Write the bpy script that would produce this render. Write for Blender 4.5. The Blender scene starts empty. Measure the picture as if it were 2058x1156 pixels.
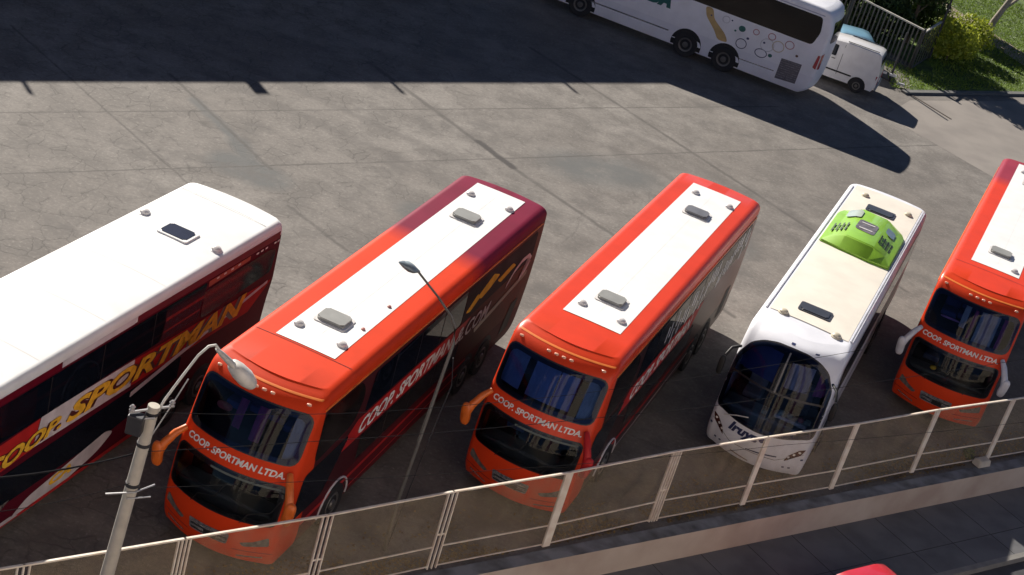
import bpy, bmesh, math, random
from mathutils import Vector, Matrix, noise
random.seed(7)
S = bpy.context.scene
# ---------------------------------------------------------------- camera
cam = bpy.data.cameras.new('camera'); cam.sensor_width = 36.0; cam.lens = 59.56
cam.clip_start = 0.2; cam.clip_end = 2000
co = bpy.data.objects.new('camera', cam); S.collection.objects.link(co)
PX = Vector((0.959, 0.124, 0.256)); DN = Vector((0.285, -0.418, -0.863)); FW = Vector((0.0, 0.8998, -0.4364))
_p, _r = math.radians(25.873), math.radians(-16.537)
f0 = Vector((0, math.cos(_p), -math.sin(_p))); rt = Vector((1, 0, 0)); dn = f0.cross(rt)
R2 = math.cos(_r)*rt + math.sin(_r)*dn; D2 = -math.sin(_r)*rt + math.cos(_r)*dn
M = Matrix((R2, -D2, -f0)).transposed().to_4x4(); M.translation = Vector((0, 0, 20.8214))
co.matrix_world = M
S.camera = co
# ---------------------------------------------------------------- light
KX, KY = 1.01, -1.375                       # ground shift of a shadow per metre of height
ldir = Vector((KX, KY, -1)).normalized()
elev = math.asin(-ldir.z)
w = bpy.data.worlds.new('World'); S.world = w; w.use_nodes = True
nt = w.node_tree; bg = nt.nodes['Background']; sky = nt.nodes.new('ShaderNodeTexSky')
sky.sky_type = 'NISHITA'; sky.sun_disc = False; sky.sun_elevation = elev
sky.sun_rotation = math.atan2(-KX, -KY)    # direction towards the sun, clockwise from +Y
nt.links.new(sky.outputs[0], bg.inputs[0]); bg.inputs[1].default_value = 0.062
sky.altitude = 4000; sky.air_density = 0.6; sky.dust_density = 0.0; sky.ozone_density = 1.6
sun = bpy.data.lights.new('sun', 'SUN'); sun.energy = 5.0; sun.angle = math.radians(0.5); sun.color = (1.0, 0.93, 0.84)
so = bpy.data.objects.new('sun', sun); S.collection.objects.link(so)
so.rotation_euler = ldir.to_track_quat('-Z', 'Y').to_euler(); so.location = (-20, 60, 60)
S.view_settings.view_transform = 'Standard'; S.view_settings.look = 'None'
S.view_settings.exposure = 0.75; S.view_settings.gamma = 1.0
# ---------------------------------------------------------------- helpers
col = S.collection
def newmat(name):
    m = bpy.data.materials.new(name); m.use_nodes = True
    return m, m.node_tree, m.node_tree.nodes['Principled BSDF']
def mat(name, c, rough=0.5, metal=0.0, coat=0.0, var=0.12, scale=3.0, spec=0.5, bump=0.0, dirt=None, bscale=None):
    m, t, b = newmat(name); n = t.nodes; L = t.links
    b.inputs['Roughness'].default_value = rough; b.inputs['Metallic'].default_value = metal
    b.inputs['Coat Weight'].default_value = coat; b.inputs['Coat Roughness'].default_value = 0.04
    b.inputs['Specular IOR Level'].default_value = spec
    tc = n.new('ShaderNodeTexCoord'); nz = n.new('ShaderNodeTexNoise'); nz.inputs['Scale'].default_value = scale
    nz.inputs['Detail'].default_value = 8; L.new(tc.outputs['Object'], nz.inputs['Vector'])
    r = n.new('ShaderNodeValToRGB'); L.new(nz.outputs[0], r.inputs[0])
    d = dirt or tuple(x*(1-2*var) for x in c)
    r.color_ramp.elements[0].position = 0.32; r.color_ramp.elements[0].color = (*d, 1)
    r.color_ramp.elements[1].position = 0.62; r.color_ramp.elements[1].color = (*c, 1)
    L.new(r.outputs[0], b.inputs['Base Color'])
    if bump:
        bp = n.new('ShaderNodeBump'); bp.inputs['Strength'].default_value = bump
        n2 = n.new('ShaderNodeTexNoise'); n2.inputs['Scale'].default_value = bscale or scale*6; n2.inputs['Detail'].default_value = 6
        L.new(tc.outputs['Object'], n2.inputs['Vector']); L.new(n2.outputs[0], bp.inputs['Height']); L.new(bp.outputs[0], b.inputs['Normal'])
    return m
def link(name, me, m=None, parent=None):
    o = bpy.data.objects.new(name, me); col.objects.link(o)
    if m is not None: me.materials.append(m)
    if parent is not None: o.parent = parent
    return o
def obj(name, bm, m, parent=None, smooth=None):
    bm.normal_update()
    if smooth is not None:
        a = math.radians(smooth)
        for f in bm.faces: f.smooth = True
        for e in bm.edges:
            e.smooth = len(e.link_faces) == 2 and e.calc_face_angle(0) < a
    me = bpy.data.meshes.new(name); bm.to_mesh(me); bm.free()
    return link(name, me, m, parent)
def tag(o, label=None, cat=None, group=None, kind=None):
    if label: o['label'] = label
    if cat: o['category'] = cat
    if group: o['group'] = group
    if kind: o['kind'] = kind
    return o
def empty(name, loc=(0, 0, 0), rz=0.0, **k):
    o = bpy.data.objects.new(name, None); col.objects.link(o); o.location = loc; o.rotation_euler = (0, 0, rz)
    return tag(o, **k)
def box(bm, x0, x1, y0, y1, z0, z1, bev=0.0, M_=None, taper=0.0):
    v = [bm.verts.new((x, y, z)) for z, q in ((z0, 0), (z1, taper)) for x, y in ((x0+q, y0+q), (x1-q, y0+q), (x1-q, y1-q), (x0+q, y1-q))]
    fs = [bm.faces.new([v[i] for i in q]) for q in ((3, 2, 1, 0), (4, 5, 6, 7), (0, 1, 5, 4), (1, 2, 6, 5), (2, 3, 7, 6), (3, 0, 4, 7))]
    if bev:
        es = list({e for f in fs for e in f.edges})
        r = bmesh.ops.bevel(bm, geom=es, offset=bev, segments=2, profile=0.5, affect='EDGES')
        v = list({q for f in r['faces'] for q in f.verts} | {q for q in v if q.is_valid})
    if M_ is not None: bmesh.ops.transform(bm, matrix=M_, verts=[q for q in v if q.is_valid])
    return v
def tube(bm, pts, r, seg=8, cap=True):
    pts = [Vector(p) for p in pts]; rings = []
    rs = r if isinstance(r, (list, tuple)) else [r]*len(pts)
    for i, p in enumerate(pts):
        t = (pts[min(i+1, len(pts)-1)] - pts[max(i-1, 0)]).normalized()
        a = t.cross(Vector((0, 0, 1)));
        if a.length < 1e-3: a = Vector((1, 0, 0))
        a.normalize(); b = t.cross(a)
        rings.append([bm.verts.new(p + rs[i]*(math.cos(k*2*math.pi/seg)*a + math.sin(k*2*math.pi/seg)*b)) for k in range(seg)])
    for A, B in zip(rings, rings[1:]):
        for k in range(seg): bm.faces.new((A[k], A[(k+1) % seg], B[(k+1) % seg], B[k]))
    if cap: bm.faces.new(rings[0][::-1]); bm.faces.new(rings[-1])
    return rings
def prism(bm, poly, z0, z1):
    a = [bm.verts.new((x, y, z0)) for x, y in poly]; b = [bm.verts.new((x, y, z1)) for x, y in poly]; n = len(poly)
    bm.faces.new(a[::-1]); bm.faces.new(b)
    for i in range(n): bm.faces.new((a[i], a[(i+1) % n], b[(i+1) % n], b[i]))
def lathe(bm, prof, c, axis='x', seg=24):
    # prof: list of (offset along axis, radius)
    rings = []
    for t, r in prof:
        ring = []
        for k in range(seg):
            a = 2*math.pi*k/seg; u, v = r*math.cos(a), r*math.sin(a)
            p = (c[0]+t, c[1]+u, c[2]+v) if axis == 'x' else (c[0]+u, c[1]+v, c[2]+t)
            ring.append(bm.verts.new(p))
        rings.append(ring)
    for A, B in zip(rings, rings[1:]):
        for k in range(seg): bm.faces.new((A[k], A[(k+1) % seg], B[(k+1) % seg], B[k]))
    for R, fl in ((rings[0], 1), (rings[-1], 0)):
        if prof[0 if fl else -1][1] > 1e-4: bm.faces.new(R[::-1] if fl else R)
def rrect(x0, x1, y0, y1, r, n=5):
    pts = []
    for cx, cy, a0 in ((x1-r, y1-r, 0), (x0+r, y1-r, 90), (x0+r, y0+r, 180), (x1-r, y0+r, 270)):
        for k in range(n+1):
            a = math.radians(a0 + 90*k/n); pts.append((cx+r*math.cos(a), cy+r*math.sin(a)))
    return pts
def rpoly(pts, r, n=4):
    out = []; N = len(pts)
    for i, p in enumerate(pts):
        p = Vector(p); a = Vector(pts[i-1])-p; b = Vector(pts[(i+1) % N])-p
        q = min(r, a.length*.45, b.length*.45); A = p+a.normalized()*q; B = p+b.normalized()*q
        for k in range(n+1):
            t = k/n; out.append(tuple((1-t)**2*A+2*t*(1-t)*p+t*t*B))
    return out
# ---------------------------------------------------------------- paints
def paint_bus(name, roof, rear, rear_y, side, side_y0=1.0, side_z=3.56, low=None, copper=None, rough=0.36, side_x=1.2, coat=0.0, spec=.25):
    m, t, b = newmat(name); n = t.nodes; L = t.links
    def mth(op, a, c, d=None, clamp=False):
        q = n.new('ShaderNodeMath'); q.operation = op; q.use_clamp = clamp
        for i, x in enumerate((a, c, d)):
            if x is None: continue
            if isinstance(x, (int, float)): q.inputs[i].default_value = x
            else: L.new(x, q.inputs[i])
        return q.outputs[0]
    def mix(f, a, c):
        q = n.new('ShaderNodeMix'); q.data_type = 'RGBA'; L.new(f, q.inputs[0])
        for i, x in ((6, a), (7, c)):
            if isinstance(x, tuple): q.inputs[i].default_value = (*x, 1)
            else: L.new(x, q.inputs[i])
        return q.outputs[2]
    tc = n.new('ShaderNodeTexCoord'); sp = n.new('ShaderNodeSeparateXYZ'); L.new(tc.outputs['Object'], sp.inputs[0])
    X, Y, Z = sp.outputs
    nz = n.new('ShaderNodeTexNoise'); nz.inputs['Scale'].default_value = 1.4; nz.inputs['Detail'].default_value = 9; L.new(tc.outputs['Object'], nz.inputs[0])
    fy = mth('MULTIPLY_ADD', Y, 1.0/0.9, -rear_y/0.9, True)
    c = mix(fy, roof, rear)
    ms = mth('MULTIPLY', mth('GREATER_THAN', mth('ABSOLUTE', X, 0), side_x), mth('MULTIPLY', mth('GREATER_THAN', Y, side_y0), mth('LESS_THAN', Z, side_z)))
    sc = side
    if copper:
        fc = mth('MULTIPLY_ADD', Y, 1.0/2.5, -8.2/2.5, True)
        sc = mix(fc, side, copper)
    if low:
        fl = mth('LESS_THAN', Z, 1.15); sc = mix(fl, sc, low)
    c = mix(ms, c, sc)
    dv = mth('MULTIPLY_ADD', nz.outputs[0], 0.35, 0.78, True)
    v = n.new('ShaderNodeVectorMath'); v.operation = 'SCALE'; L.new(c, v.inputs[0]); L.new(dv, v.inputs[3])
    L.new(v.outputs[0], b.inputs['Base Color'])
    b.inputs['Roughness'].default_value = rough; b.inputs['Coat Weight'].default_value = coat; b.inputs['Coat Roughness'].default_value = 0.04; b.inputs['Specular IOR Level'].default_value = spec
    return m
RED = (0.70, 0.050, 0.010); MAR = (0.20, 0.012, 0.038); DK = (0.060, 0.012, 0.016)
m_busB = paint_bus('paint_red_maroon', RED, MAR, 8.3, DK, low=(0.11, 0.012, 0.018), copper=(0.16, 0.060, 0.040), rough=.55, spec=.12)
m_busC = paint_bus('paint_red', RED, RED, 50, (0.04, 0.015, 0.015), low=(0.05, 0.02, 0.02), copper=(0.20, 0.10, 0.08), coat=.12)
m_busE = paint_bus('paint_red_magenta', RED, (0.33, 0.035, 0.05), 10.2, DK, copper=(0.05, 0.02, 0.02))
m_busA = paint_bus('paint_white_roof', (0.82, 0.82, 0.80), (0.82, 0.82, 0.80), 50, (0.10, 0.007, 0.018), side_y0=0.5, side_z=3.44, rough=.6, spec=.1)
m_busD = paint_bus('paint_white_blue', (0.80, 0.81, 0.85), (0.80, 0.80, 0.82), 50, (0.62, 0.60, 0.62), side_y0=1.0, side_z=3.1)
m_busF = paint_bus('paint_white_lilac', (0.80, 0.80, 0.83), (0.80, 0.80, 0.83), 50, (0.80, 0.80, 0.84), low=(0.74, 0.74, 0.79), side_z=3.6)
m_glass = mat('dark_glass', (0.006, 0.009, 0.016), 0.03, spec=0.22, var=0.2)
def clear_glass(name, tint):
    m, t, b = newmat(name); n = t.nodes; L = t.links; out = n['Material Output']
    tr = n.new('ShaderNodeBsdfTransparent'); tr.inputs[0].default_value = (*tint, 1); gl = n.new('ShaderNodeBsdfGlossy'); gl.inputs['Roughness'].default_value = .02
    fr = n.new('ShaderNodeFresnel'); fr.inputs[0].default_value = 1.33; mx = n.new('ShaderNodeMixShader')
    L.new(fr.outputs[0], mx.inputs[0]); L.new(tr.outputs[0], mx.inputs[1]); L.new(gl.outputs[0], mx.inputs[2]); L.new(mx.outputs[0], out.inputs[0]); return m
m_clear = clear_glass('windscreen_glass', (.55, .62, .70))
m_clearb = clear_glass('windscreen_glass_blue', (.30, .40, .70))
m_cabin = mat('cabin_dark', (.035, .033, .04), .8)
m_dash = mat('dashboard_grey', (.10, .10, .10), .6)
m_curt = mat('curtain_plum', (.34, .05, .13), .8)
m_wallrefl = mat('wall_reflection_green_grey', (.42, .45, .36), .8)  # strips in this colour paint the sunlit wall reflected in the windscreens
m_blind = mat('blind_blue', (.20, .28, .40), .7)
m_seat = mat('seat_navy', (.05, .07, .17), .8)
m_glassb = mat('blue_dark_glass', (0.008, 0.014, 0.04), 0.03, spec=0.40, var=0.2)
m_glassC = mat('pale_blue_glass', (0.055, 0.078, 0.13), 0.05, spec=0.5, var=0.25, scale=1.2)
m_smoke = mat('smoke_glass', (0.020, 0.016, 0.015), 0.06, spec=0.25, coat=0.0, var=0.3, scale=1.5)
m_film = mat('printed_film', (0.050, 0.040, 0.040), 0.6, spec=.1, var=.25, scale=1.2)
m_black = mat('black_rubber', (0.012, 0.012, 0.013), 0.6)
m_seal = mat('window_seal', (0.015, 0.012, 0.014), 0.35)
m_white = mat('roof_white', (0.83, 0.83, 0.80), 0.45, var=0.04, scale=2)
m_cream = mat('roof_cream', (0.80, 0.74, 0.63), 0.5, var=0.05, scale=1.5)
m_grey = mat('hatch_grey', (0.27, 0.27, 0.25), 0.5, var=0.08)
m_dhatch = mat('hatch_dark', (0.05, 0.052, 0.06), 0.35)
m_dome = mat('dome_plastic', (0.72, 0.69, 0.66), 0.35, var=.05)
m_orange = mat('orange_plastic', (0.72, 0.15, 0.02), 0.35)
m_orline = mat('orange_trim', (0.85, 0.22, 0.04), 0.35)
m_amber = mat('marker_lens', (0.85, 0.45, 0.30), 0.2, coat=.5)
m_redlens = mat('tail_lens', (0.35, 0.01, 0.03), 0.2, coat=.7)
m_lamp = mat('headlamp_lens', (0.28, 0.24, 0.22), 0.15, metal=.4, coat=.8, scale=9, var=.3)
m_chrome = mat('chrome_trim', (0.75, 0.72, 0.72), 0.2, metal=.8)
m_plate = mat('plate_metal', (0.30, 0.30, 0.33), 0.35, metal=.4, scale=14, var=.35)
m_txtw = mat('white_lettering', (0.82, 0.78, 0.74), 0.6, spec=.1)
m_txty = mat('yellow_lettering', (0.90, 0.52, 0.05), 0.65, spec=.08, var=.15, scale=6)
m_txtd = mat('dark_lettering', (0.10, 0.02, 0.02), 0.4)
m_band = mat('red_band', (0.50, 0.022, 0.022), 0.45, spec=.25)
m_bandw = mat('white_band', (0.66, 0.62, 0.64), 0.3, spec=.25)
m_maroon = mat('maroon_band', (0.16, 0.006, 0.02), 0.3, spec=.25)
m_green = mat('green_shell', (0.27, 0.52, 0.03), 0.4, coat=.3, var=.06)
m_dgrille = mat('dark_slots', (0.02, 0.04, 0.015), 0.5)
m_tyre = mat('tyre', (0.018, 0.018, 0.02), 0.75, bump=.3)
m_rim = mat('rim_steel', (0.16, 0.15, 0.14), 0.45, metal=.5)
m_yell = mat('yellow_decal', (0.85, 0.52, 0.05), 0.6, spec=.1)
m_mirw = mat('white_mirror', (0.62, 0.62, 0.66), .3, coat=.5)
m_teal = mat('teal_decal', (0.02, 0.13, 0.12), .4)
m_navy = mat('navy_decal', (0.03, 0.04, 0.12), .4)
# ---------------------------------------------------------------- bus shell
def smooth_interp(tab, z):
    if z <= tab[0][0]: return tab[0][1]
    for i in range(len(tab)-1):
        z0, y0 = tab[i]; z1, y1 = tab[i+1]
        if z <= z1:
            def sl(j):
                if j <= 0: return (tab[1][1]-tab[0][1])/(tab[1][0]-tab[0][0])
                if j >= len(tab)-1: return (tab[-1][1]-tab[-2][1])/(tab[-1][0]-tab[-2][0])
                a = (tab[j][1]-tab[j-1][1])/(tab[j][0]-tab[j-1][0]); b = (tab[j+1][1]-tab[j][1])/(tab[j+1][0]-tab[j][0])
                return 0 if a*b <= 0 else 2*a*b/(a+b)
            hh = z1-z0; t = (z-z0)/hh; m0, m1 = sl(i)*hh, sl(i+1)*hh
            return (2*t**3-3*t*t+1)*y0+(t**3-2*t*t+t)*m0+(-2*t**3+3*t*t)*y1+(t**3-t*t)*m1
    return tab[-1][1]
def inside(x, y, P):
    c = False; j = len(P)-1
    for i in range(len(P)):
        if (P[i][1] > y) != (P[j][1] > y) and x < (P[j][0]-P[i][0])*(y-P[i][1])/(P[j][1]-P[i][1])+P[i][0]: c = not c
        j = i
    return c
def ring_bm(q, out, inn):
    x0, x1 = min(p[0] for p in q), max(p[0] for p in q); y0, y1 = min(p[1] for p in q), max(p[1] for p in q)
    cx, cy, hw, hh = (x0+x1)/2, (y0+y1)/2, (x1-x0)/2, (y1-y0)/2
    f = lambda d: [(cx+(p[0]-cx)*(hw+d)/hw, cy+(p[1]-cy)*(hh+d)/hh) for p in q]
    bm = bmesh.new(); A = [bm.verts.new((*p, 0)) for p in f(out)]; B_ = [bm.verts.new((*p, 0)) for p in f(-inn)]; n = len(q)
    for k in range(n): bm.faces.new((A[k], A[(k+1) % n], B_[(k+1) % n], B_[k]))
    return bm
class Bus:
    def __init__(s, H=3.88, W=1.28, front=None, rear=None, bow=((.3, .30), (1.3, .30), (2.5, .24), (3.6, .2), (3.9, .16)), R=.28, rc=.16, zb=.34, crown=0.04):
        s.H, s.W, s.front, s.rear, s.bow, s.R, s.rc, s.zb, s.crown = H, W, front, rear, bow, R, rc, zb, crown
    def w(s, z):
        q = s.W - 0.03*max(0, (z-2.3)/(s.H-2.3)) - (0.05*((0.7-z)/.4)**2 if z < .7 else 0)
        zc = s.H-s.R
        if z > zc: q -= s.R*(1-math.sqrt(max(0, 1-((z-zc)/s.R)**2)))
        return q
    def yf(s, z): return smooth_interp(s.front, z)
    def yr(s, z): return smooth_interp(s.rear, z)
    def F(s, x, z):
        w_, r = s.w(z), s.rc; a = w_-r; y = s.yf(z); bo = smooth_interp(s.bow, z)
        if abs(x) <= a: return y - bo*(1-(x/a)**2)
        d = min(abs(x)-a, r); return y + r - math.sqrt(max(0, r*r-d*d)) + 0.02*(d/r)
    def Rr(s, x, z):
        w_, r = s.w(z), s.rc; a = w_-r; y = s.yr(z)
        if abs(x) <= a: return y + .10*(1-(x/a)**2)
        d = min(abs(x)-a, r); return y - r + math.sqrt(max(0, r*r-d*d))
    def shell(s, m, parent, name='body', holes=()):
        bm = bmesh.new(); zs = []
        z = s.zb
        while z < s.H-s.R-.03: zs.append(z); z += .05
        for k in range(9): zs.append(s.H-s.R+s.R*math.sin(k/8*math.pi/2)*0.9995)
        rings = []
        for z in zs:
            w_ = s.w(z); a = w_-s.rc
            xs = [-w_, -w_+s.rc*.08, -w_+s.rc*.3, -w_+s.rc*.62] + [-a+2*a*i/24 for i in range(25)] + [w_-s.rc*.62, w_-s.rc*.3, w_-s.rc*.08, w_]
            ring = [(x, s.F(x, z)) for x in xs]
            y0, y1 = s.F(w_, z), s.Rr(w_, z)
            ring += [(w_, y0+(y1-y0)*k/14) for k in range(1, 14)]
            ring += [(x, s.Rr(x, z)) for x in reversed(xs)]
            ring += [(-w_, y1+(y0-y1)*k/14) for k in range(1, 14)]
            rings.append([bm.verts.new((x, y, z)) for x, y in ring])
        n = len(rings[0])
        for A, B in zip(rings, rings[1:]):
            for k in range(n): bm.faces.new((A[k], A[(k+1) % n], B[(k+1) % n], B[k]))
        bm.faces.new(rings[0][::-1])
        # crowned roof : strips between front and rear xs
        T = rings[-1]; nx = 33; fr = T[:nx]; re = list(reversed(T[nx+13:nx+13+nx]))
        rows = [fr]
        for k in range(1, 14):
            row = [T[nx+13+nx+13-k]]
            for i in range(1, nx-1):
                p = fr[i].co.lerp(re[i].co, k/14); x = p.x/s.w(s.H-.0001)
                row.append(bm.verts.new((p.x, p.y, s.H+s.crown*max(0, (1-x*x))*min(1, k/1.5, (14-k)/1.5))))
            row.append(T[nx+k-1]); rows.append(row)
        rows.append(re)
        for A, B in zip(rows, rows[1:]):
            for i in range(nx-1): bm.faces.new((A[i], A[i+1], B[i+1], B[i]))
        bmesh.ops.recalc_face_normals(bm, faces=bm.faces[:])
        kill = [f for f in bm.faces if f.calc_center_median().y < 2.2 and any(all(inside(v.co.x, v.co.z, h) and abs(v.co.y-s.F(v.co.x, v.co.z)) < .02 for v in f.verts) for h in holes)]
        if kill: bmesh.ops.delete(bm, geom=kill, context='FACES')
        return obj(name, bm, m, parent, smooth=38)
    def top(s, x):
        q = x/s.w(s.H-.0001); return s.H + s.crown*max(0, 1-q*q)
    # surface mappers: (u, v, off) -> point
    def mfront(s, u, v, o): return Vector((u, s.F(u, v)-o, v))
    def mside(s, sg):
        return lambda u, v, o: Vector((sg*(s.w(v)+o), u, v))
    def mrear(s, u, v, o): return Vector((-u, s.Rr(-u, v)+o, v))
    def mroof(s, u, v, o): return Vector((u, v, s.top(u)+o))
def patch(name, poly, mp, m, parent, off=.006, step=.12, thick=0.0, flip=False, bm=None):
    """a polygon (or a flat bmesh) in surface coordinates laid on a body surface"""
    if bm is None:
        bm = bmesh.new(); f = bm.faces.new([bm.verts.new((u, v, 0)) for u, v in poly])
    us = [q.co.x for q in bm.verts]; vs = [q.co.y for q in bm.verts]
    if step:
        for ax, lo, hi in ((0, min(us), max(us)), (1, min(vs), max(vs))):
            t = math.floor(lo/step)*step+step
            while t < hi-1e-4:
                co_ = (t, 0, 0) if ax == 0 else (0, t, 0); no = (1, 0, 0) if ax == 0 else (0, 1, 0)
                bmesh.ops.bisect_plane(bm, geom=bm.verts[:]+bm.edges[:]+bm.faces[:], plane_co=co_, plane_no=no); t += step
    if thick:
        r = bmesh.ops.extrude_face_region(bm, geom=bm.faces[:])
        up = {q for q in r['geom'] if isinstance(q, bmesh.types.BMVert)}
        for q in bm.verts: q.co = mp(q.co.x, q.co.y, off+thick if q in up else off-.02)
    else:
        for q in bm.verts: q.co = mp(q.co.x, q.co.y, off)
    bmesh.ops.recalc_face_normals(bm, faces=bm.faces[:])
    if not thick and bm.faces:
        f = max(bm.faces, key=lambda q: q.calc_area()); c = f.calc_center_median()
        # outward: compare with the mapped direction
        uv = mp(0, 1, 1)-mp(0, 1, 0)
        if f.normal.dot(uv) < 0: bmesh.ops.reverse_faces(bm, faces=bm.faces[:])
    return obj(name, bm, m, parent, smooth=35)
def text_bm(s, size=1.0, bold=0.0, shear=0.0, width=None, height=None, spacing=1.0):
    cu = bpy.data.curves.new('t', 'FONT'); cu.body = s; cu.size = size; cu.offset = bold; cu.shear = shear
    cu.space_character = spacing; cu.resolution_u = 3
    o = bpy.data.objects.new('t', cu); col.objects.link(o); bpy.context.view_layer.update()
    dg = bpy.context.evaluated_depsgraph_get(); me = o.evaluated_get(dg).to_mesh()
    bm = bmesh.new(); bm.from_mesh(me); o.to_mesh_clear(); bpy.data.objects.remove(o); bpy.data.curves.remove(cu)
    bmesh.ops.remove_doubles(bm, verts=bm.verts[:], dist=1e-5)
    xs = [v.co.x for v in bm.verts]; ys = [v.co.y for v in bm.verts]; x0, x1, y0, y1 = min(xs), max(xs), min(ys), max(ys)
    sx = width/(x1-x0) if width else 1; sy = height/(y1-y0) if height else sx
    for v in bm.verts: v.co.x = (v.co.x-x0)*sx; v.co.y = (v.co.y-y0)*sy; v.co.z = 0
    return bm
def text_on(name, s, u0, v0, width, height, mp, m, parent, bold=.02, shear=0.0, off=.012, slope=0.0, fn=None, mirror=False, label=None):
    bm = text_bm(s, 1.0, bold, shear, width, height)
    for v in bm.verts:
        u, q = v.co.x, v.co.y
        if fn: du, dv = fn(u, q); v.co.x, v.co.y = u0+du, v0+dv
        else: v.co.x, v.co.y = (u0-u if mirror else u0+u), v0+q+slope*u
    o = patch(name, None, mp, m, parent, off=off, step=.2, bm=bm)
    return o
def wheel(parent, bus, y, sg, r=.50, arch=None, zc=None, am=None):
    W = bus.W; x = sg*(W+.0); zc = zc or r
    arch = arch or r*1.22
    pts = []
    for k in range(17):
        a = math.radians(-12+204*k/16); pts.append((y+arch*math.cos(a), max(bus.zb+.004, zc+arch*math.sin(a))))
    patch('wheel_arch', pts, bus.mside(sg), am or m_black, parent, off=.004, step=0)
    bm = bmesh.new()
    prof = [(-.16*sg, r*.55), (-.16*sg, r*.93), (-.12*sg, r), (.0, r), (.028*sg, r*.96), (.035*sg, r*.78), (.018*sg, r*.60), (.012*sg, r*.55)]
    lathe(bm, prof, (x, y, zc), 'x', 28)
    wo = empty('wheel'); wo.parent = parent
    bmesh.ops.recalc_face_normals(bm, faces=bm.faces[:])
    obj('tyre', bm, m_tyre, wo, smooth=40)
    bm = bmesh.new(); lathe(bm, [(.008*sg, r*.58), (.03*sg, r*.55), (.010*sg, r*.42), (.012*sg, r*.24), (.05*sg, r*.20), (.055*sg, r*.10), (.055*sg, 0.001)], (x, y, zc), 'x', 24)
    bmesh.ops.recalc_face_normals(bm, faces=bm.faces[:])
    obj('rim', bm, m_rim, wo, smooth=30)
def dome(parent, bus, x, y, m=None, r=.15):
    bm = bmesh.new(); z = bus.top(x)-.01
    lathe(bm, [(0, r), (.02, r*.99), (.03, r*.8), (.07, r*.72), (.10, r*.45), (.105, .001)], (x, y, z), 'z', 18)
    bmesh.ops.recalc_face_normals(bm, faces=bm.faces[:])
    obj('roof_vent', bm, m or m_dome, parent, smooth=35)
def hatch(parent, bus, x, y, w, l, m, frame=m_dome, h=.10):
    bm = bmesh.new(); z = bus.top(0)
    prism(bm, rrect(x-w/2-.06, x+w/2+.06, y-l/2-.06, y+l/2+.06, .07), z-.03, z+.03)
    fo = obj('hatch_frame', bm, frame, None)
    bm = bmesh.new()
    P = rrect(x-w/2, x+w/2, y-l/2, y+l/2, .07); prism(bm, P, z+.02, z+h)
    top = max(bm.faces, key=lambda q: q.calc_center_median().z)
    bmesh.ops.bevel(bm, geom=list(top.edges), offset=.025, segments=2, affect='EDGES')
    o = obj('roof_hatch', bm, m, parent, smooth=35); fo.parent = o
    return o
def rod(parent, name, pts, r, m, seg=8):
    bm = bmesh.new(); tube(bm, pts, r, seg); bmesh.ops.recalc_face_normals(bm, faces=bm.faces[:])
    return obj(name, bm, m, parent, smooth=50)
def blob(bm, c, rx, ry, rz, M_=None, seg=14, p=2.6):
    # rounded capsule-like superellipsoid
    vs = []; 
    def sg(x, e): return math.copysign(abs(x)**e, x)
    e = 2/p
    rings = []
    for i in range(1, seg):
        th = -math.pi/2+math.pi*i/seg; ring = []
        for k in range(seg*2):
            ph = math.pi*k/seg
            ring.append(bm.verts.new((rx*sg(math.cos(th), e)*sg(math.cos(ph), e), ry*sg(math.cos(th), e)*sg(math.sin(ph), e), rz*sg(math.sin(th), e))))
        rings.append(ring)
    n = seg*2; a = bm.verts.new((0, 0, -rz)); b = bm.verts.new((0, 0, rz))
    for A, B in zip(rings, rings[1:]):
        for k in range(n): bm.faces.new((A[k], A[(k+1) % n], B[(k+1) % n], B[k]))
    for k in range(n): bm.faces.new((rings[0][(k+1) % n], rings[0][k], a)); bm.faces.new((rings[-1][k], rings[-1][(k+1) % n], b))
    allv = [v for r in rings for v in r]+[a, b]
    T = Matrix.Translation(Vector(c)) @ (M_ if M_ is not None else Matrix())
    bmesh.ops.transform(bm, matrix=T, verts=allv)
# ---------------------------------------------------------------- red sleeper coach
RF = [(.3, .05), (.55, -.02), (1.0, -.06), (1.32, -.045), (1.8, .01), (2.18, .117), (2.57, .27), (3.1, .46), (3.5, .63), (3.66, .74), (3.8, .93), (3.88, 1.12)]
RR = [(.3, 12.9), (.5, 13.15), (1.1, 13.38), (2.0, 13.52), (3.0, 13.55), (3.6, 13.52), (3.8, 13.46), (3.90, 13.36)]
def fpanel(name, x0, x1, z0, z1, b, t, m, depth, wav=0.0):
    """a cloth, board or painted reflection hanging a given depth behind the windscreen"""
    bm = bmesh.new(); N = max(2, int((x1-x0)/.03)); rows = []
    for j in range(7):
        z = z0+(z1-z0)*j/6
        rows.append([bm.verts.new((x0+(x1-x0)*i/N, b.F(x0+(x1-x0)*i/N, z)+depth+wav*math.sin(i*1.9+j*.2), z)) for i in range(N+1)])
    for A, B in zip(rows, rows[1:]):
        for i in range(N): bm.faces.new((A[i], A[i+1], B[i+1], B[i]))
    return obj(name, bm, m, t, smooth=60)
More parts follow.
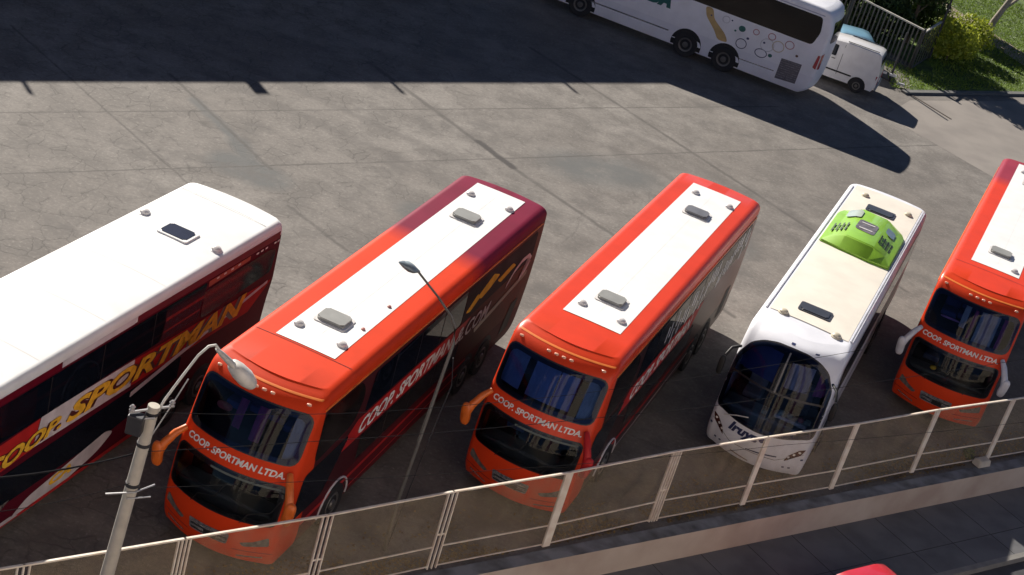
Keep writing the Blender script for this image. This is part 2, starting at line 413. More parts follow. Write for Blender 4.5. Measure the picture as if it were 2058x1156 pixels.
def cabin(b, t, side, decks=((2.40, 3.62), (.95, 2.30))):
    c = empty('cabin'); c.parent = t
    bm = bmesh.new(); box(bm, -1.2, 1.2, 2.6, 2.64, .6, 3.6); obj('partition', bm, m_cabin, c)
    bm = bmesh.new(); box(bm, -1.2, 1.2, .40, 2.6, 2.36, 2.42); obj('upper_floor', bm, m_cabin, c)
    bm = bmesh.new(); box(bm, -1.2, 1.2, .25, 2.6, .95, 1.0); obj('lower_floor', bm, m_cabin, c)
    bm = bmesh.new(); box(bm, -1.15, 1.15, .12, .62, 1.0, 1.36, .06); obj('dashboard', bm, m_dash, c)
    bm = bmesh.new(); lathe(bm, [(0, .22), (.02, .235), (.04, .22), (.02, .20)], (.58, .72, 1.42), 'z', 20); obj('steering_wheel', bm, m_black, c, smooth=60)
    for x, z, y in ((.58, 1.0, 1.25), (-.62, 1.0, 1.3), (.65, 2.42, 1.35), (-.65, 2.42, 1.35), (.15, 2.42, 1.5), (-.2, 2.42, 1.5)):
        bm = bmesh.new(); box(bm, x-.22, x+.22, y-.28, y+.18, z+.25, z+.42, .04); box(bm, x-.22, x+.22, y+.16, y+.30, z+.35, z+.98, .05); obj('seat', bm, m_seat, c, smooth=40)
    if side == 'C':
        fpanel('blind', -1.12, -.62, 2.70, 3.50, b, c, m_blind, .07, .004); fpanel('blind', -.44, .16, 2.70, 3.50, b, c, m_blind, .07, .004); fpanel('blind', .18, .60, 2.70, 3.50, b, c, m_blind, .075, .004)
        fpanel('curtain_and_reflection', .80, 1.12, 2.62, 3.48, b, c, m_wallrefl, .08, .012)
    elif side == 'B':
        fpanel('curtain_and_reflection', -.30, -.12, 2.85, 3.52, b, c, m_curt, .10, .012); fpanel('curtain_and_reflection', .12, .34, 2.75, 3.50, b, c, m_curt, .10, .012)
        fpanel('curtain_and_reflection', .86, 1.12, 2.62, 3.42, b, c, m_wallrefl, .08, .012)
        bm = bmesh.new(); blob(bm, (-.62, b.F(-.62, 3.1)+.18, 3.05), .17, .06, .08, None, 8); obj('plush_ornament', bm, mat('ornament_red', (.55, .12, .08), .8), c, smooth=60)
    else:
        fpanel('curtain_and_reflection', -.28, -.12, 2.85, 3.45, b, c, m_wallrefl, .10, .012); fpanel('curtain_and_reflection', .18, .70, 2.62, 3.46, b, c, m_wallrefl, .09, .014); fpanel('curtain_and_reflection', .00, .10, 2.65, 3.4, b, c, m_curt, .10, .01)
        fpanel('curtain_and_reflection', .80, .92, 2.62, 3.42, b, c, m_curt, .08, .012)
        bm = bmesh.new(); blob(bm, (-.55, b.F(-.55, 2.95)+.12, 2.93), .28, .03, .03, None, 8); obj('light_tube', bm, mat('tube_pink', (.6, .25, .4), .5), c, smooth=60)
        bm = bmesh.new(); blob(bm, (-.45, .28, 1.42), .09, .07, .06, None, 8); obj('dash_ornament', bm, m_yell, c, smooth=60)
def red_bus(name, pose, label, paint, hatches, domes_, panel, upglass, side='B', mir=('o', 'o'), text='COOP. SPORTMAN LTDA.', lamps_big=False, seam=True, panel_m=None):
    b = Bus(3.90, 1.28, RF, RR, R=.20, crown=.018)
    t = empty(name, (pose[0], pose[1], 0), pose[2], label=label, cat='bus', group='coaches parked side by side in the yard')
    QU = rpoly([(-1.19, 2.575), (1.19, 2.575), (1.19, 3.55), (-1.19, 3.55)], .22); QL = rpoly([(-1.17, 1.30), (1.17, 1.30), (1.19, 2.17), (-1.19, 2.17)], .16)
    b.shell(paint, t, holes=(QU, QL))
    cabin(b, t, side)
    # roof
    patch('roof_panel', [(-panel[2], panel[0]), (panel[3], panel[0]), (panel[3], panel[1]), (-panel[2], panel[1])], b.mroof, panel_m or m_white, t, off=.008, step=.25)
    rod(t, 'roof_seam', [(0.02, panel[0]+.5+k*(panel[1]-panel[0]-1)/4, b.H+b.crown+.008) for k in range(5)], .003, m_dome, 5)
    if seam:
        patch('roof_joint', [(-1.12, 2.235), (1.12, 2.235), (1.12, 2.25), (-1.12, 2.25)], b.mroof, m_seal, t, off=.005, step=.25)
    for hx, hy, hw, hl, hm in hatches: hatch(t, b, hx, hy, hw, hl, hm)
    for x, y in domes_: dome(t, b, x, y)
    # gutter line in orange along the side and over the windscreen
    for sg in (-1, 1):
        patch('gutter_trim', [(.95, 3.585), (13.2, 3.50), (13.2, 3.525), (.95, 3.62)], b.mside(sg), m_orline, t, off=.012, step=.5, thick=.012)
    patch('brow_trim', rrect(-1.17, 1.17, 3.775, 3.80, .01), b.mfront, m_orline, t, off=.003, step=.1, thick=.004)
    # windscreens
    for nm, q, gm in (('upper_windscreen', QU, m_clearb), ('lower_windscreen', QL, m_clear)):
        g = patch(nm, q, b.mfront, gm, t, off=.020, step=.08)
        patch('seal', None, b.mfront, m_seal, g, off=.010, step=.08, bm=ring_bm(q, .025, .09))
    # wipers on the lower glass
    for x0 in (-.55, .55):
        rod(t, 'wiper', [b.mfront(x0, 1.26, .03), b.mfront(x0+.12, 1.5, .05), b.mfront(x0+.5, 1.62, .045), b.mfront(x0+.62, 1.9, .04)], .010, m_black, 6)
    # dashboard edge seen behind the lower glass, white sun blind at its top
    patch('sun_blind', rrect(-.35, 1.1, 2.085, 2.125, .015), b.mfront, m_seal if side == 'E' else mat('blind_grey', (.10, .12, .11), .6), t, off=.026, step=.1)
    # lettering between the windscreens
    text_on('front_lettering', text, -1.08, 2.305, 2.16, .13, b.mfront, m_txtw, t, bold=.03, shear=.15, off=.010)
    # marker lights along the brow
    for x in (-.30, -.11, .07, .25, -1.02, .98):
        bm = bmesh.new(); p = b.mfront(x, 3.70, .0); blob(bm, p, .055, .035, .028, None, 6)
        obj('marker_light', bm, m_amber, t, smooth=60)
    # head lights, fog light bars, bumper, plate
    for sg in (-1, 1):
        patch('headlight', rpoly([(sg*1.14, 1.05), (sg*1.17, .84), (sg*.70, .72), (sg*.62, .80), (sg*.86, .88)], .05), b.mfront, m_lamp, t, off=.014, step=.1)
        patch('fog_light', rpoly([(sg*1.08, .545), (sg*.60, .47), (sg*.60, .44), (sg*1.08, .51)], .01), b.mfront, m_chrome, t, off=.014, step=.1)
        patch('bumper_seam', rpoly([(sg*1.24, .66), (sg*.5, .60), (sg*.5, .585), (sg*1.24, .645)], .003), b.mfront, m_maroon, t, off=.006, step=.1)
    pl = patch('grille', rpoly([(-.50, .92), (.42, .92), (.38, .66), (-.46, .66)], .05), b.mfront, m_plate, t, off=.014, step=.1)
    for k in range(4):
        patch('grille_bar', rrect(-.43, .36, .70+.05*k, .722+.05*k, .005), b.mfront, m_chrome if k % 2 else m_black, pl, off=.022, step=.1)
    patch('licence_plate', rrect(-.12, .16, .68, .80, .01), b.mfront, m_black, t, off=.028, step=.1)
    # mirrors on curved arms
    for sg, kind in zip((-1, 1), mir):
        if not kind: continue
        mm = {'o': m_orange, 'r': m_band, 'w': m_mirw}[kind]
        ex = sg*1.50
        arm = [(sg*1.16, .16, 2.46), (sg*1.27, -.02, 2.36), (sg*1.40, -.17, 2.12), (sg*1.47, -.25, 1.86), (sg*1.49, -.28, 1.72)]
        mo = rod(t, 'mirror', arm, [.06, .08, .09, .095, .05], mm, 12)
        bm = bmesh.new(); blob(bm, (ex-sg*.03, -.24, 1.88), .115, .085, .27, Matrix.Rotation(sg*.12, 4, 'Y'), 10, 3.0)
        obj('mirror_housing', bm, mm, mo, smooth=60)
        bm = bmesh.new(); box(bm, ex-.09-sg*.03, ex+.09-sg*.03, -.165, -.150, 1.70, 2.06, 0); obj('mirror_glass', bm, m_glass, mo)
    # sides
    for sg in (1, -1):
        ms = b.mside(sg)
        patch('drivers_window', rpoly([(.92, 2.35), (2.65, 2.5), (3.0, 3.05), (2.7, 3.5), (1.0, 3.5)], .25), ms, m_smoke, t, off=.010, step=.4)
        patch('door_window', rpoly([(.42, 1.2), (1.75, 1.2), (2.6, 2.25), (.62, 2.22)], .15), ms, m_glass, t, off=.010, step=.4)
        patch('side_window', rpoly([(3.15, 2.52), (8.3, 2.52), (8.3, 3.42), (3.35, 3.42)], .12), ms, m_glass, t, off=.010, step=.6)
        patch('rear_side_window', rpoly([(8.36, 2.52), (13.0, 2.60), (13.0, 3.38), (8.36, 3.42)], .12), ms, m_film if side == 'B' else m_smoke, t, off=.010, step=.6)
        patch('luggage_panel', rrect(3.3, 8.6, 1.25, 1.86, .05), ms, m_smoke, t, off=.008, step=.8)
        patch('side_band', [(1.9, 1.92), (2.9, 2.46), (9.0, 2.46), (8.2, 1.92)], ms, m_band, t, off=.007, step=.6)
        patch('low_stripe', rpoly([(1.0, .82), (9.5, 1.0), (9.5, 1.07), (1.0, .93)], .01), ms, m_band, t, off=.009, step=.6)
        patch('low_stripe', rpoly([(3.2, .55), (9.5, .72), (9.5, .76), (3.2, .60)], .01), ms, m_bandw if side == 'C' else m_band, t, off=.009, step=.6)
        if sg == 1:
            text_on('side_lettering', 'COOP. SPORTMAN', 3.05, 2.0, 5.0, .38, ms, m_txtw, t, bold=.03, shear=.35, off=.016)
            if side == 'B':
                text_on('web_lettering', '&.COM', 8.25, 1.95, 2.1, .42, ms, m_txtw, t, bold=.02, shear=.3, off=.016)
                # yellow running figure-like strokes and a white hook, as flat paint
                for q in ([(8.45, 2.75), (9.1, 3.05), (9.3, 2.86), (8.75, 2.66)], [(9.1, 2.95), (10.0, 3.24), (10.5, 3.05), (9.9, 2.86), (9.4, 2.78)], [(10.4, 2.9), (11.4, 3.02), (11.7, 2.86), (10.7, 2.74)]):
                    patch('yellow_stroke', rpoly(q, .1), ms, m_yell, t, off=.014, step=0)
                hk = [(11.3, 2.45), (11.7, 2.72), (12.2, 2.86), (12.7, 2.84), (12.95, 2.66), (12.75, 2.44), (12.3, 2.3)]
                patch('white_hook', [*hk, *[(x*.985+.17, z-.12) for x, z in reversed(hk)]], ms, m_txtw, t, off=.016, step=0)
                patch('copper_stripe', rpoly([(9.5, 1.9), (12.9, 2.3), (12.9, 2.15), (9.6, 1.75)], .05), ms, mat('copper_paint', (.30, .09, .03), .35), t, off=.010, step=.6)
            if side == 'C':
                random.seed(3)
                for k in range(30):
                    y = 5.2+k*.26+random.uniform(-.05, .05); z = random.uniform(2.65, 3.2)
                    patch('pale_streak', rpoly([(y, z-.25), (y+.10, z+.18), (y+.20, z+.14), (y+.14, z-.26)], .02), ms, m_mirw, t, off=.014, step=0)
        gr = patch('engine_grille', rpoly([(11.9, .7), (12.5, .7), (12.8, 1.5), (12.3, 1.5)], .05), ms, m_black, t, off=.009, step=0)
        for y in (3.3, 4.6, 5.9, 7.2, 8.55): patch('flap_seam', [(y, .5), (y+.018, .5), (y+.018, 1.9), (y, 1.9)], ms, m_black, t, off=.013, step=0)
        for y in (4.4, 5.7, 7.0): patch('window_divider', [(y, 2.54), (y+.035, 2.54), (y+.035, 3.40), (y, 3.40)], ms, m_black, t, off=.013, step=0)
        # front arch outline
        pts = []
        for k in range(15):
            a = math.radians(-5+190*k/14); pts.append((2.55+.66*math.cos(a), .52+.60*math.sin(a)))
        rod(t, 'arch_trim', [ms(u, max(v, .36), .012) for u, v in pts], .022, m_bandw, 6)
        wheel(t, b, 2.55, sg, .50)
        wheel(t, b, 9.6, sg, .50); wheel(t, b, 10.85, sg, .50)
    # rear
    patch('rear_window', rrect(-1.0, 1.0, 2.5, 3.3, .15), b.mrear, m_smoke, t, off=.01, step=.15)
    for sg in (-1, 1): patch('tail_light', rrect(sg*1.0-.08, sg*1.0+.08, 1.0, 1.6, .04), b.mrear, m_redlens, t, off=.01, step=.1)
    patch('engine_cover', rrect(-.8, .8, .7, 1.6, .06), b.mrear, m_black, t, off=.01, step=.15)
    return t, b
tB, bB = red_bus('coach', (-4.219, 27.338, -.2519), 'orange red coach with maroon rear roof and copper side beside the street lamp', m_busB,
    [(-.05, 3.70, .62, .50, m_grey), (-.04, 10.85, .62, .50, m_grey)], [(-.52, 2.99), (.52, 2.91), (-.53, 12.25), (.54, 12.27)], (2.31, 13.1, .68, .68), m_glassb, 'B')
for x, y in ((.54, 5.17), (.56, 3.84)):
    bm = bmesh.new(); lathe(bm, [(0, .05), (.03, .045), (.05, .001)], (x, y, bB.top(x)+.005), 'z', 10); obj('marker_stud', bm, mat('stud_red', (.5, .2, .17), .5), tB, smooth=40)
tC, bC = red_bus('coach', (1.293, 32.142, -.2702), 'all orange red coach with pale streaked side, next to the white coach', m_busC,
    [(.03, 3.70, .62, .46, m_grey), (.05, 10.68, .62, .46, mat('hatch_slate', (.17, .17, .18), .4))], [(-.45, 2.94), (.56, 2.87), (-.42, 12.09), (.60, 12.05)], (2.28, 12.78, .68, .76), m_glassC, 'C', mir=('o', 'r'), seam=False)
tE, bE = red_bus('coach', (12.166, 42.357, -.2844), 'orange red coach with faded magenta tail at the right edge', m_busE,
    [(-.03, 3.97, .60, .44, m_grey), (0, 11.3, .6, .44, mat('hatch_rust', (.12, .08, .05), .5))], [(.5, 3.0), (-.45, 12.3), (.55, 12.3)], (2.62, 13.1, .70, .70), m_glassb, 'E', mir=('w', 'w'))
# ---------------------------------------------------------------- coach A : white roofed, side lettering
AF = [(.3, .05), (.6, 0), (1.2, 0), (2.2, .2), (3.4, .55), (3.66, .8), (3.78, 1.1)]
AR = [(.3, 12.75), (.6, 12.85), (1.7, 12.98), (2.4, 13.10), (3.3, 13.10), (3.6, 13.06), (3.78, 12.95)]
def coach_a():
    b = Bus(3.80, 1.30, AF, AR, R=.12, crown=.05)
    t = empty('coach', (-10.144, 22.898, 0), -.27, label='white roofed maroon coach with big yellow side lettering, cut by the left edge', cat='bus', group='coaches parked side by side in the yard')
    b.shell(m_busA, t)
    ms = b.mside(1)
    for sg in (1, -1):
        M_ = b.mside(sg)
        patch('side_window', rpoly([(1.0, 2.55), (9.6, 2.55), (9.8, 3.36), (1.0, 3.40)], .08), M_, m_glass, t, off=.010, step=.6)
        patch('rear_side_window', rpoly([(9.72, 2.48), (12.75, 2.55), (12.85, 3.10), (12.5, 3.2), (9.72, 3.16)], .12), M_, mat('green_smoke', (.012, .022, .020), .08, spec=.3), t, off=.010, step=.6)
        # roof edge stripe: pale section
        patch('pale_edge', [(4.6, 3.44), (7.0, 3.44), (7.1, 3.585), (4.6, 3.585)], M_, m_bandw, t, off=.008, step=.6)
        patch('maroon_edge', [(.9, 3.42), (4.6, 3.42), (4.6, 3.58), (.9, 3.58)], M_, m_maroon, t, off=.007, step=.6)
        patch('maroon_edge', [(7.1, 3.42), (12.9, 3.38), (12.9, 3.56), (7.1, 3.58)], M_, m_maroon, t, off=.007, step=.6)
        patch('lettering_band', [(4.0, 1.92), (7.25, 1.85), (7.25, 2.50), (4.15, 2.56)], M_, m_bandw, t, off=.007, step=.6)
        patch('lettering_band', [(7.26, 1.85), (12.0, 1.75), (12.9, 2.3), (7.26, 2.50)], M_, mat('deep_red_band', (.42, .02, .02), .6, spec=.1), t, off=.007, step=.6)
        patch('lettering_band', [(0.6, 1.7), (3.98, 1.9), (4.12, 2.54), (.6, 2.4)], M_, m_band, t, off=.007, step=.6)
        patch('dark_panel', [(1.0, .95), (6.5, .95), (9.2, 1.2), (9.2, 1.75), (1.0, 1.70)], M_, m_glass, t, off=.007, step=.6)
        patch('white_swoosh', rpoly([(3.55, .42), (4.0, .72), (6.6, 1.05), (6.9, .92), (6.4, .66), (5.0, .36)], .25, 8), M_, m_bandw, t, off=.010, step=.6)
        patch('pale_stripe', rpoly([(7.3, 1.55), (12.7, 2.26), (12.7, 2.34), (7.3, 1.68)], .02), M_, m_bandw, t, off=.012, step=.6)
        patch('red_skirt', [(1.0, .345), (9.0, .345), (9.2, .52), (1.0, .40)], M_, m_band, t, off=.012, step=.6)
        patch('pale_stripe', rpoly([(1.2, .56), (3.6, .52), (3.9, .40), (1.2, .44)], .02), M_, m_bandw, t, off=.014, step=.6)
        patch('headlight', rpoly([(.4, .60), (2.9, .72), (3.5, 1.0), (.6, .95)], .08), M_, m_lamp, t, off=.014, step=.3)
        for y in (2.2, 9.0, 10.3): wheel(t, b, y, sg, .48, arch=.56)
    # the big lettering
    def word(s, y0, y1, z0, z1, h0, h1):
        wd = y1-y0
        for bold, off, m in ((.10, .014, m_txtd), (.035, .020, m_txty)):
            bm = text_bm(s, 1.0, bold, .30, wd, 1.0)
            for v in bm.verts:
                u, q = v.co.x, v.co.y; a = u/wd
                v.co.x = y0+u; v.co.y = z0+(z1-z0)*a+q*(h0+(h1-h0)*a)
            patch('lettering' if bold < .05 else 'lettering_edge', None, ms, m, t, off=off, step=.3, bm=bm)
    word('SPORTMAN', 5.0, 11.75, 1.98, 1.86, .46, .52)
    word('COOP.', 2.5, 4.85, 1.82, 2.0, .40, .32)
    text_on('swoosh_lettering', 'CA', 4.75, .62, .75, .22, ms, m_txty, t, bold=.06, shear=.3, off=.018)
    # small orange strip with lights at the rear top
    patch('orange_strip', rpoly([(9.85, 3.215), (11.6, 3.26), (11.6, 3.37), (9.85, 3.36)], .03), ms, mat('dull_orange', (.42, .06, .025), .4), t, off=.012, step=.4)
    for y in (10.2, 10.5, 10.8, 11.1, 11.9, 12.1, 12.3, 12.7, 12.85):
        patch('roof_line_mark', rrect(y-.05, y+.06, 3.30, 3.345, .015), ms, m_txtw, t, off=.018, step=0)
    o = hatch(t, b, .06, 10.35, .66, .5, mat('hatch_blueblack', (.022, .025, .045), .25), frame=m_white, h=.04)
    dome(t, b, -.98, 10.62); dome(t, b, 1.0, 10.42)
    patch('roof_joint', [(-1.15, 12.40), (1.15, 12.33), (1.15, 12.345), (-1.15, 12.415)], b.mroof, m_grey, t, off=.005, step=.25)
    for y in (1.9, 4.0, 6.1, 8.2): patch('roof_joint', [(-1.15, y), (1.15, y), (1.15, y+.008), (-1.15, y+.008)], b.mroof, m_dome, t, off=.004, step=.25)
    for y in (2.6, 4.3, 6.0, 7.8): patch('window_divider', [(y, 2.57), (y+.03, 2.57), (y+.03, 3.37), (y, 3.37)], ms, m_black, t, off=.014, step=0)
    # front kept simple but complete, it stands outside the photo
    patch('windscreen', rpoly([(-1.18, 1.3), (1.18, 1.3), (1.18, 3.45), (-1.18, 3.45)], .2), b.mfront, m_glass, t, off=.02, step=.1)
    for sg in (-1, 1):
        patch('front_headlight', rpoly([(sg*1.14, 1.0), (sg*1.17, .78), (sg*.7, .72), (sg*.75, .9)], .05), b.mfront, m_lamp, t, off=.014, step=.1)
        patch('tail_light', rrect(sg*1.0-.08, sg*1.0+.08, 1.0, 1.6, .04), b.mrear, m_redlens, t, off=.01, step=.1)
    patch('rear_window', rrect(-.9, .9, 2.3, 3.1, .1), b.mrear, m_glass, t, off=.01, step=.15)
    rod(t, 'mirror_arm', [(1.25, .3, 3.3), (1.5, -.1, 3.2), (1.6, -.3, 2.6)], .03, m_black); return t
coach_a()
# ---------------------------------------------------------------- coach D : white, cream roof, green roof unit
DF = [(.3, .10), (.5, .02), (.9, -.04), (1.25, -.02), (1.6, .08), (2.3, .30), (2.9, .55), (3.2, .78), (3.36, 1.05), (3.45, 1.5)]
DR = [(.3, 13.0), (.6, 13.15), (1.5, 13.35), (2.6, 13.45), (3.2, 13.42), (3.45, 13.3)]
ARCH_D = [(-1.23, 1.38), (-1.25, 2.0), (-1.22, 2.65), (-1.0, 3.02), (-.72, 3.2), (-.4, 3.29), (0, 3.31), (.4, 3.29), (.72, 3.2), (1.0, 3.02), (1.22, 2.65), (1.25, 2.0), (1.23, 1.46), (.6, 1.34), (0, 1.29), (-.6, 1.31)]
def coach_d():
    b = Bus(3.45, 1.28, DF, DR, bow=((.3, .34), (1.3, .34), (2.6, .30), (3.3, .42), (3.45, .5)), R=.16, rc=.22, crown=.03)
    t = empty('coach', (6.849, 36.776, 0), -.2674, label='white coach with cream roof and lime green roof air unit, arched dark windscreen', cat='bus', group='coaches parked side by side in the yard')
    arch = ARCH_D; QD = rpoly(arch, .12)
    b.shell(m_busD, t, holes=(QD,))
    patch('roof_panel', [(-1.04, 1.95), (1.08, 1.85), (1.08, 13.1), (-1.04, 13.1)], b.mroof, m_cream, t, off=.008, step=.25)
    for x in (-1.12, 1.13, 1.19):
        rod(t, 'roof_rail', [(x, 1.9+k*2.2, b.H+.008) for k in range(6)], .022, m_mirw, 6)
    hatch(t, b, -.01, 2.75, .74, .44, m_dhatch, frame=m_dhatch, h=.05); hatch(t, b, .03, 11.5, .76, .44, m_dhatch, frame=m_dhatch, h=.05)
    for x, y in ((-.68, 1.98), (.76, 1.85), (-.63, 12.4), (.78, 12.2)): dome(t, b, x, y, mat('cream_dome', (.62, .56, .42), .4))
    # windscreen
    g = patch('windscreen', QD, b.mfront, m_clearb, t, off=.024, step=.08)
    patch('seal', None, b.mfront, m_seal, g, off=.012, step=.08, bm=ring_bm(QD, .025, .09))
    c = empty('cabin'); c.parent = t
    bm = bmesh.new(); box(bm, -1.2, 1.2, 2.6, 2.64, .6, 3.3); obj('partition', bm, m_cabin, c)
    bm = bmesh.new(); box(bm, -1.2, 1.2, .30, 2.6, .95, 1.0); obj('floor', bm, m_cabin, c)
    bm = bmesh.new(); box(bm, -1.15, 1.15, .16, .80, 1.0, 1.48, .08); obj('dashboard', bm, mat('dash_olive', (.20, .20, .13), .6), c)
    bm = bmesh.new(); lathe(bm, [(0, .22), (.02, .235), (.04, .22), (.02, .20)], (.58, .86, 1.58), 'z', 20); obj('steering_wheel', bm, m_black, c, smooth=60)
    bm = bmesh.new(); box(bm, .15, 1.0, .30, .62, 1.50, 1.60, .03); obj('dash_tray', bm, mat('tray_pale', (.55, .52, .36), .6), c)
    for x, y, z in ((.3, .42, 1.62), (.52, .40, 1.64), (.8, .45, 1.62), (.98, .46, 1.63), (-.1, .3, 1.52)):
        bm = bmesh.new(); box(bm, x-.07, x+.07, y-.05, y+.06, z-.03, z+.07, .015); obj('dash_item', bm, mat('dash_item_paint', random.choice([(.5, .12, .08), (.6, .6, .3), (.3, .35, .2)]), .6), c)
    for x, z, y in ((.58, 1.0, 1.4), (-.62, 1.0, 1.5)):
        bm = bmesh.new(); box(bm, x-.24, x+.24, y-.28, y+.18, z+.25, z+.42, .04); box(bm, x-.24, x+.24, y+.16, y+.30, z+.35, z+1.1, .05); obj('seat', bm, mat('seat_beige', (.28, .24, .18), .8), c, smooth=40)
    fpanel('sky_reflection', -1.1, -.16, 2.42, 3.12, b, c, mat('sky_reflection_navy', (.045, .055, .15), .7), .12, .002)  # navy panel paints the dark blue sky reflected in the glass
    fpanel('curtain_and_reflection', .12, .70, 2.42, 3.02, b, c, mat('wall_reflection_beige', (.45, .38, .30), .8), .14, .02)  # beige panel paints the tan building reflected in the glass
    fpanel('curtain_and_reflection', .84, 1.10, 2.42, 2.95, b, c, m_curt, .12, .014)
    patch('windscreen_crossbar', rrect(-1.2, 1.2, 2.27, 2.32, .02), b.mfront, m_seal, t, off=.034, step=.08)
    patch('windscreen_post', rrect(-.03, .01, 2.3, 3.25, .01), b.mfront, mat('post_grey', (.16, .16, .17), .3), t, off=.034, step=.08)
    for x0, x1 in ((-.95, -.35), (.15, .85)):
        rod(t, 'wiper', [b.mfront(x0, 1.25, .04), b.mfront((x0+x1)/2, 1.42, .05), b.mfront(x1, 1.52, .045)], .014, m_dome, 6)
    # front paint marks
    patch('front_crease', rpoly([(-1.2, 1.02), (-.6, .72), (.6, .72), (1.2, 1.02), (1.2, 1.005), (.6, .70), (-.6, .70), (-1.2, 1.005)], .002), b.mfront, m_grey, t, off=.006, step=.1)
    for sg in (-1, 1):
        lo = rpoly([(sg*1.22, 1.17), (sg*1.14, .98), (sg*.80, .74), (sg*.86, .92), (sg*1.08, 1.12)], .05)
        h_ = patch('headlight', lo, b.mfront, mat('amber_brown_lens', (.07, .02, .015), .2, coat=.8), t, off=.014, step=.1)
        for k in range(3):
            cx, cz = sg*(1.10-.11*k), 1.06-.085*k
            patch('lens', [(cx+.035*math.cos(a*.785), cz+.03*math.sin(a*.785)) for a in range(8)], b.mfront, m_txtw, h_, off=.022, step=0)
        for dx in (0, .14): patch('bumper_mark', rrect(sg*(.98-dx)-.03, sg*(.98-dx)+.03, .535, .58, .01), b.mfront, m_navy, t, off=.012, step=0)
        patch('side_mark', rrect(sg*1.2-.03, sg*1.2+.03, .84, .89, .01), b.mfront, m_navy, t, off=.012, step=0)
    text_on('front_lettering', 'Iruya', -.74, .93, .80, .32, b.mfront, m_navy, t, bold=.045, shear=.3, off=.012)
    patch('emblem', [(.16+.085*math.cos(a*.785), 1.13+.075*math.sin(a*.785)) for a in range(8)], b.mfront, m_navy, t, off=.012, step=0)
    patch('front_stripe', rpoly([(-.15, .76), (.25, .80), (.62, .84), (.62, .80), (.25, .76), (-.15, .73)], .01), b.mfront, m_navy, t, off=.012, step=.1)
    patch('fog_strip', rpoly([(-.50, .50), (.0, .44), (.0, .405), (-.5, .465)], .01), b.mfront, mat('beige_strip', (.30, .22, .18), .4), t, off=.012, step=.1)
    for x, z in ((.58, 3.34), (-.05, 3.38)): patch('brow_mark', rrect(x-.05, x+.05, z-.012, z+.012, .005), b.mfront, m_navy, t, off=.012, step=0)
    for sg in (-1, 1):
        ms = b.mside(sg)
        patch('side_window', rpoly([(1.4, 2.0), (12.8, 2.0), (12.9, 2.95), (1.4, 2.95)], .1), ms, m_glass, t, off=.010, step=.6)
        patch('side_stripe', rpoly([(1.2, 1.2), (12.8, 1.3), (12.8, 1.5), (1.2, 1.36)], .02), ms, mat('grey_violet', (.20, .17, .24), .3), t, off=.008, step=.8)
        patch('side_stripe', rpoly([(1.2, .75), (12.8, .85), (12.8, .9), (1.2, .8)], .01), ms, m_navy, t, off=.008, step=.8)
        for y in (2.4, 9.4, 10.6): wheel(t, b, y, sg, .48, arch=.56)
        mo = rod(t, 'mirror', [(sg*1.2, .4, 2.9), (sg*1.36, .12, 2.9), (sg*1.44, -.02, 2.7)], .035, m_black, 8)
        bm = bmesh.new(); blob(bm, (sg*1.46, -.02, 2.42), .08, .06, .26, None, 8, 3); obj('mirror_housing', bm, m_black, mo, smooth=60)
        patch('tail_light', rrect(sg*1.0-.08, sg*1.0+.08, 1.0, 1.6, .04), b.mrear, m_redlens, t, off=.01, step=.1)
    patch('rear_window', rrect(-.9, .9, 2.0, 2.9, .1), b.mrear, m_glass, t, off=.01, step=.15)
    # roof air unit
    z0 = b.H+.03; ht = .36
    bm = bmesh.new()
    base = [(-1.02, 7.52), (-.42, 7.38), (.42, 7.28), (1.07, 7.36), (1.07, 9.9), (.95, 10.25), (.45, 10.72), (-.42, 10.86), (-.92, 10.4), (-1.02, 10.1)]
    topp = [(-.78, 7.86), (-.40, 7.74), (.44, 7.66), (.84, 7.78), (.84, 9.7), (.78, 9.95), (.42, 10.2), (-.40, 10.3), (-.74, 10.0), (-.78, 9.8)]
    zt = [.15, .36, .36, .17, .17, .17, .34, .34, .15, .15]
    A = [bm.verts.new((x, y, z0-.04)) for x, y in base]; A2 = [bm.verts.new((x, y, z0+.05)) for x, y in base]; B_ = [bm.verts.new((x, y, z0+z)) for (x, y), z in zip(topp, zt)]
    n = 10; bm.faces.new(A[::-1])
    for P, Q in ((A, A2), (A2, B_)):
        for k in range(n): bm.faces.new((P[k], P[(k+1) % n], Q[(k+1) % n], Q[k]))
    bm.faces.new([B_[i] for i in (1, 2, 6, 7)]); bm.faces.new([B_[i] for i in (0, 1, 7, 8, 9)]); bm.faces.new([B_[i] for i in (2, 3, 4, 5, 6)])
    bmesh.ops.recalc_face_normals(bm, faces=bm.faces[:])
    bmesh.ops.bevel(bm, geom=[e for e in bm.edges], offset=.035, segments=2, affect='EDGES')
    u = obj('air_unit', bm, m_green, t, smooth=30)
    # louvre slots on both shoulders
    for sg in (-1, 1):
        for r_ in range(2):
            for k in range(4):
                x = sg*(.50+.115*k-.0); yb = 8.15+r_*.36
                zz = z0+.36-(abs(x)-.42)*(.20/.40)+.012
                bm = bmesh.new(); box(bm, -.022, .022, 0, .30, 0, .012)
                bmesh.ops.transform(bm, matrix=Matrix.Translation((x, yb, zz)) @ Matrix.Rotation(sg*.45, 4, 'Y'), verts=bm.verts[:])
                obj('louvre', bm, m_dgrille, u)
    patch('unit_plate', rpoly([(-.30, 8.55), (.28, 8.45), (.30, 9.30), (-.28, 9.38)], .12), lambda a, c_, o: Vector((a, c_, z0+.352+o)), mat('plate_grey', (.20, .18, .19), .4, scale=5, var=.3), u, off=.012, step=0)
    for sg, yy in ((1, 8.7), (-1, 8.7), (1, 9.15), (-1, 9.15)):
        patch('plate_fin', rrect(-.20, .20, yy-.03, yy+.03, .02), lambda a, c_, o: Vector((a, c_, z0+.352+o)), m_dome if sg > 0 else m_black, u, off=.020+.002*sg, step=0)
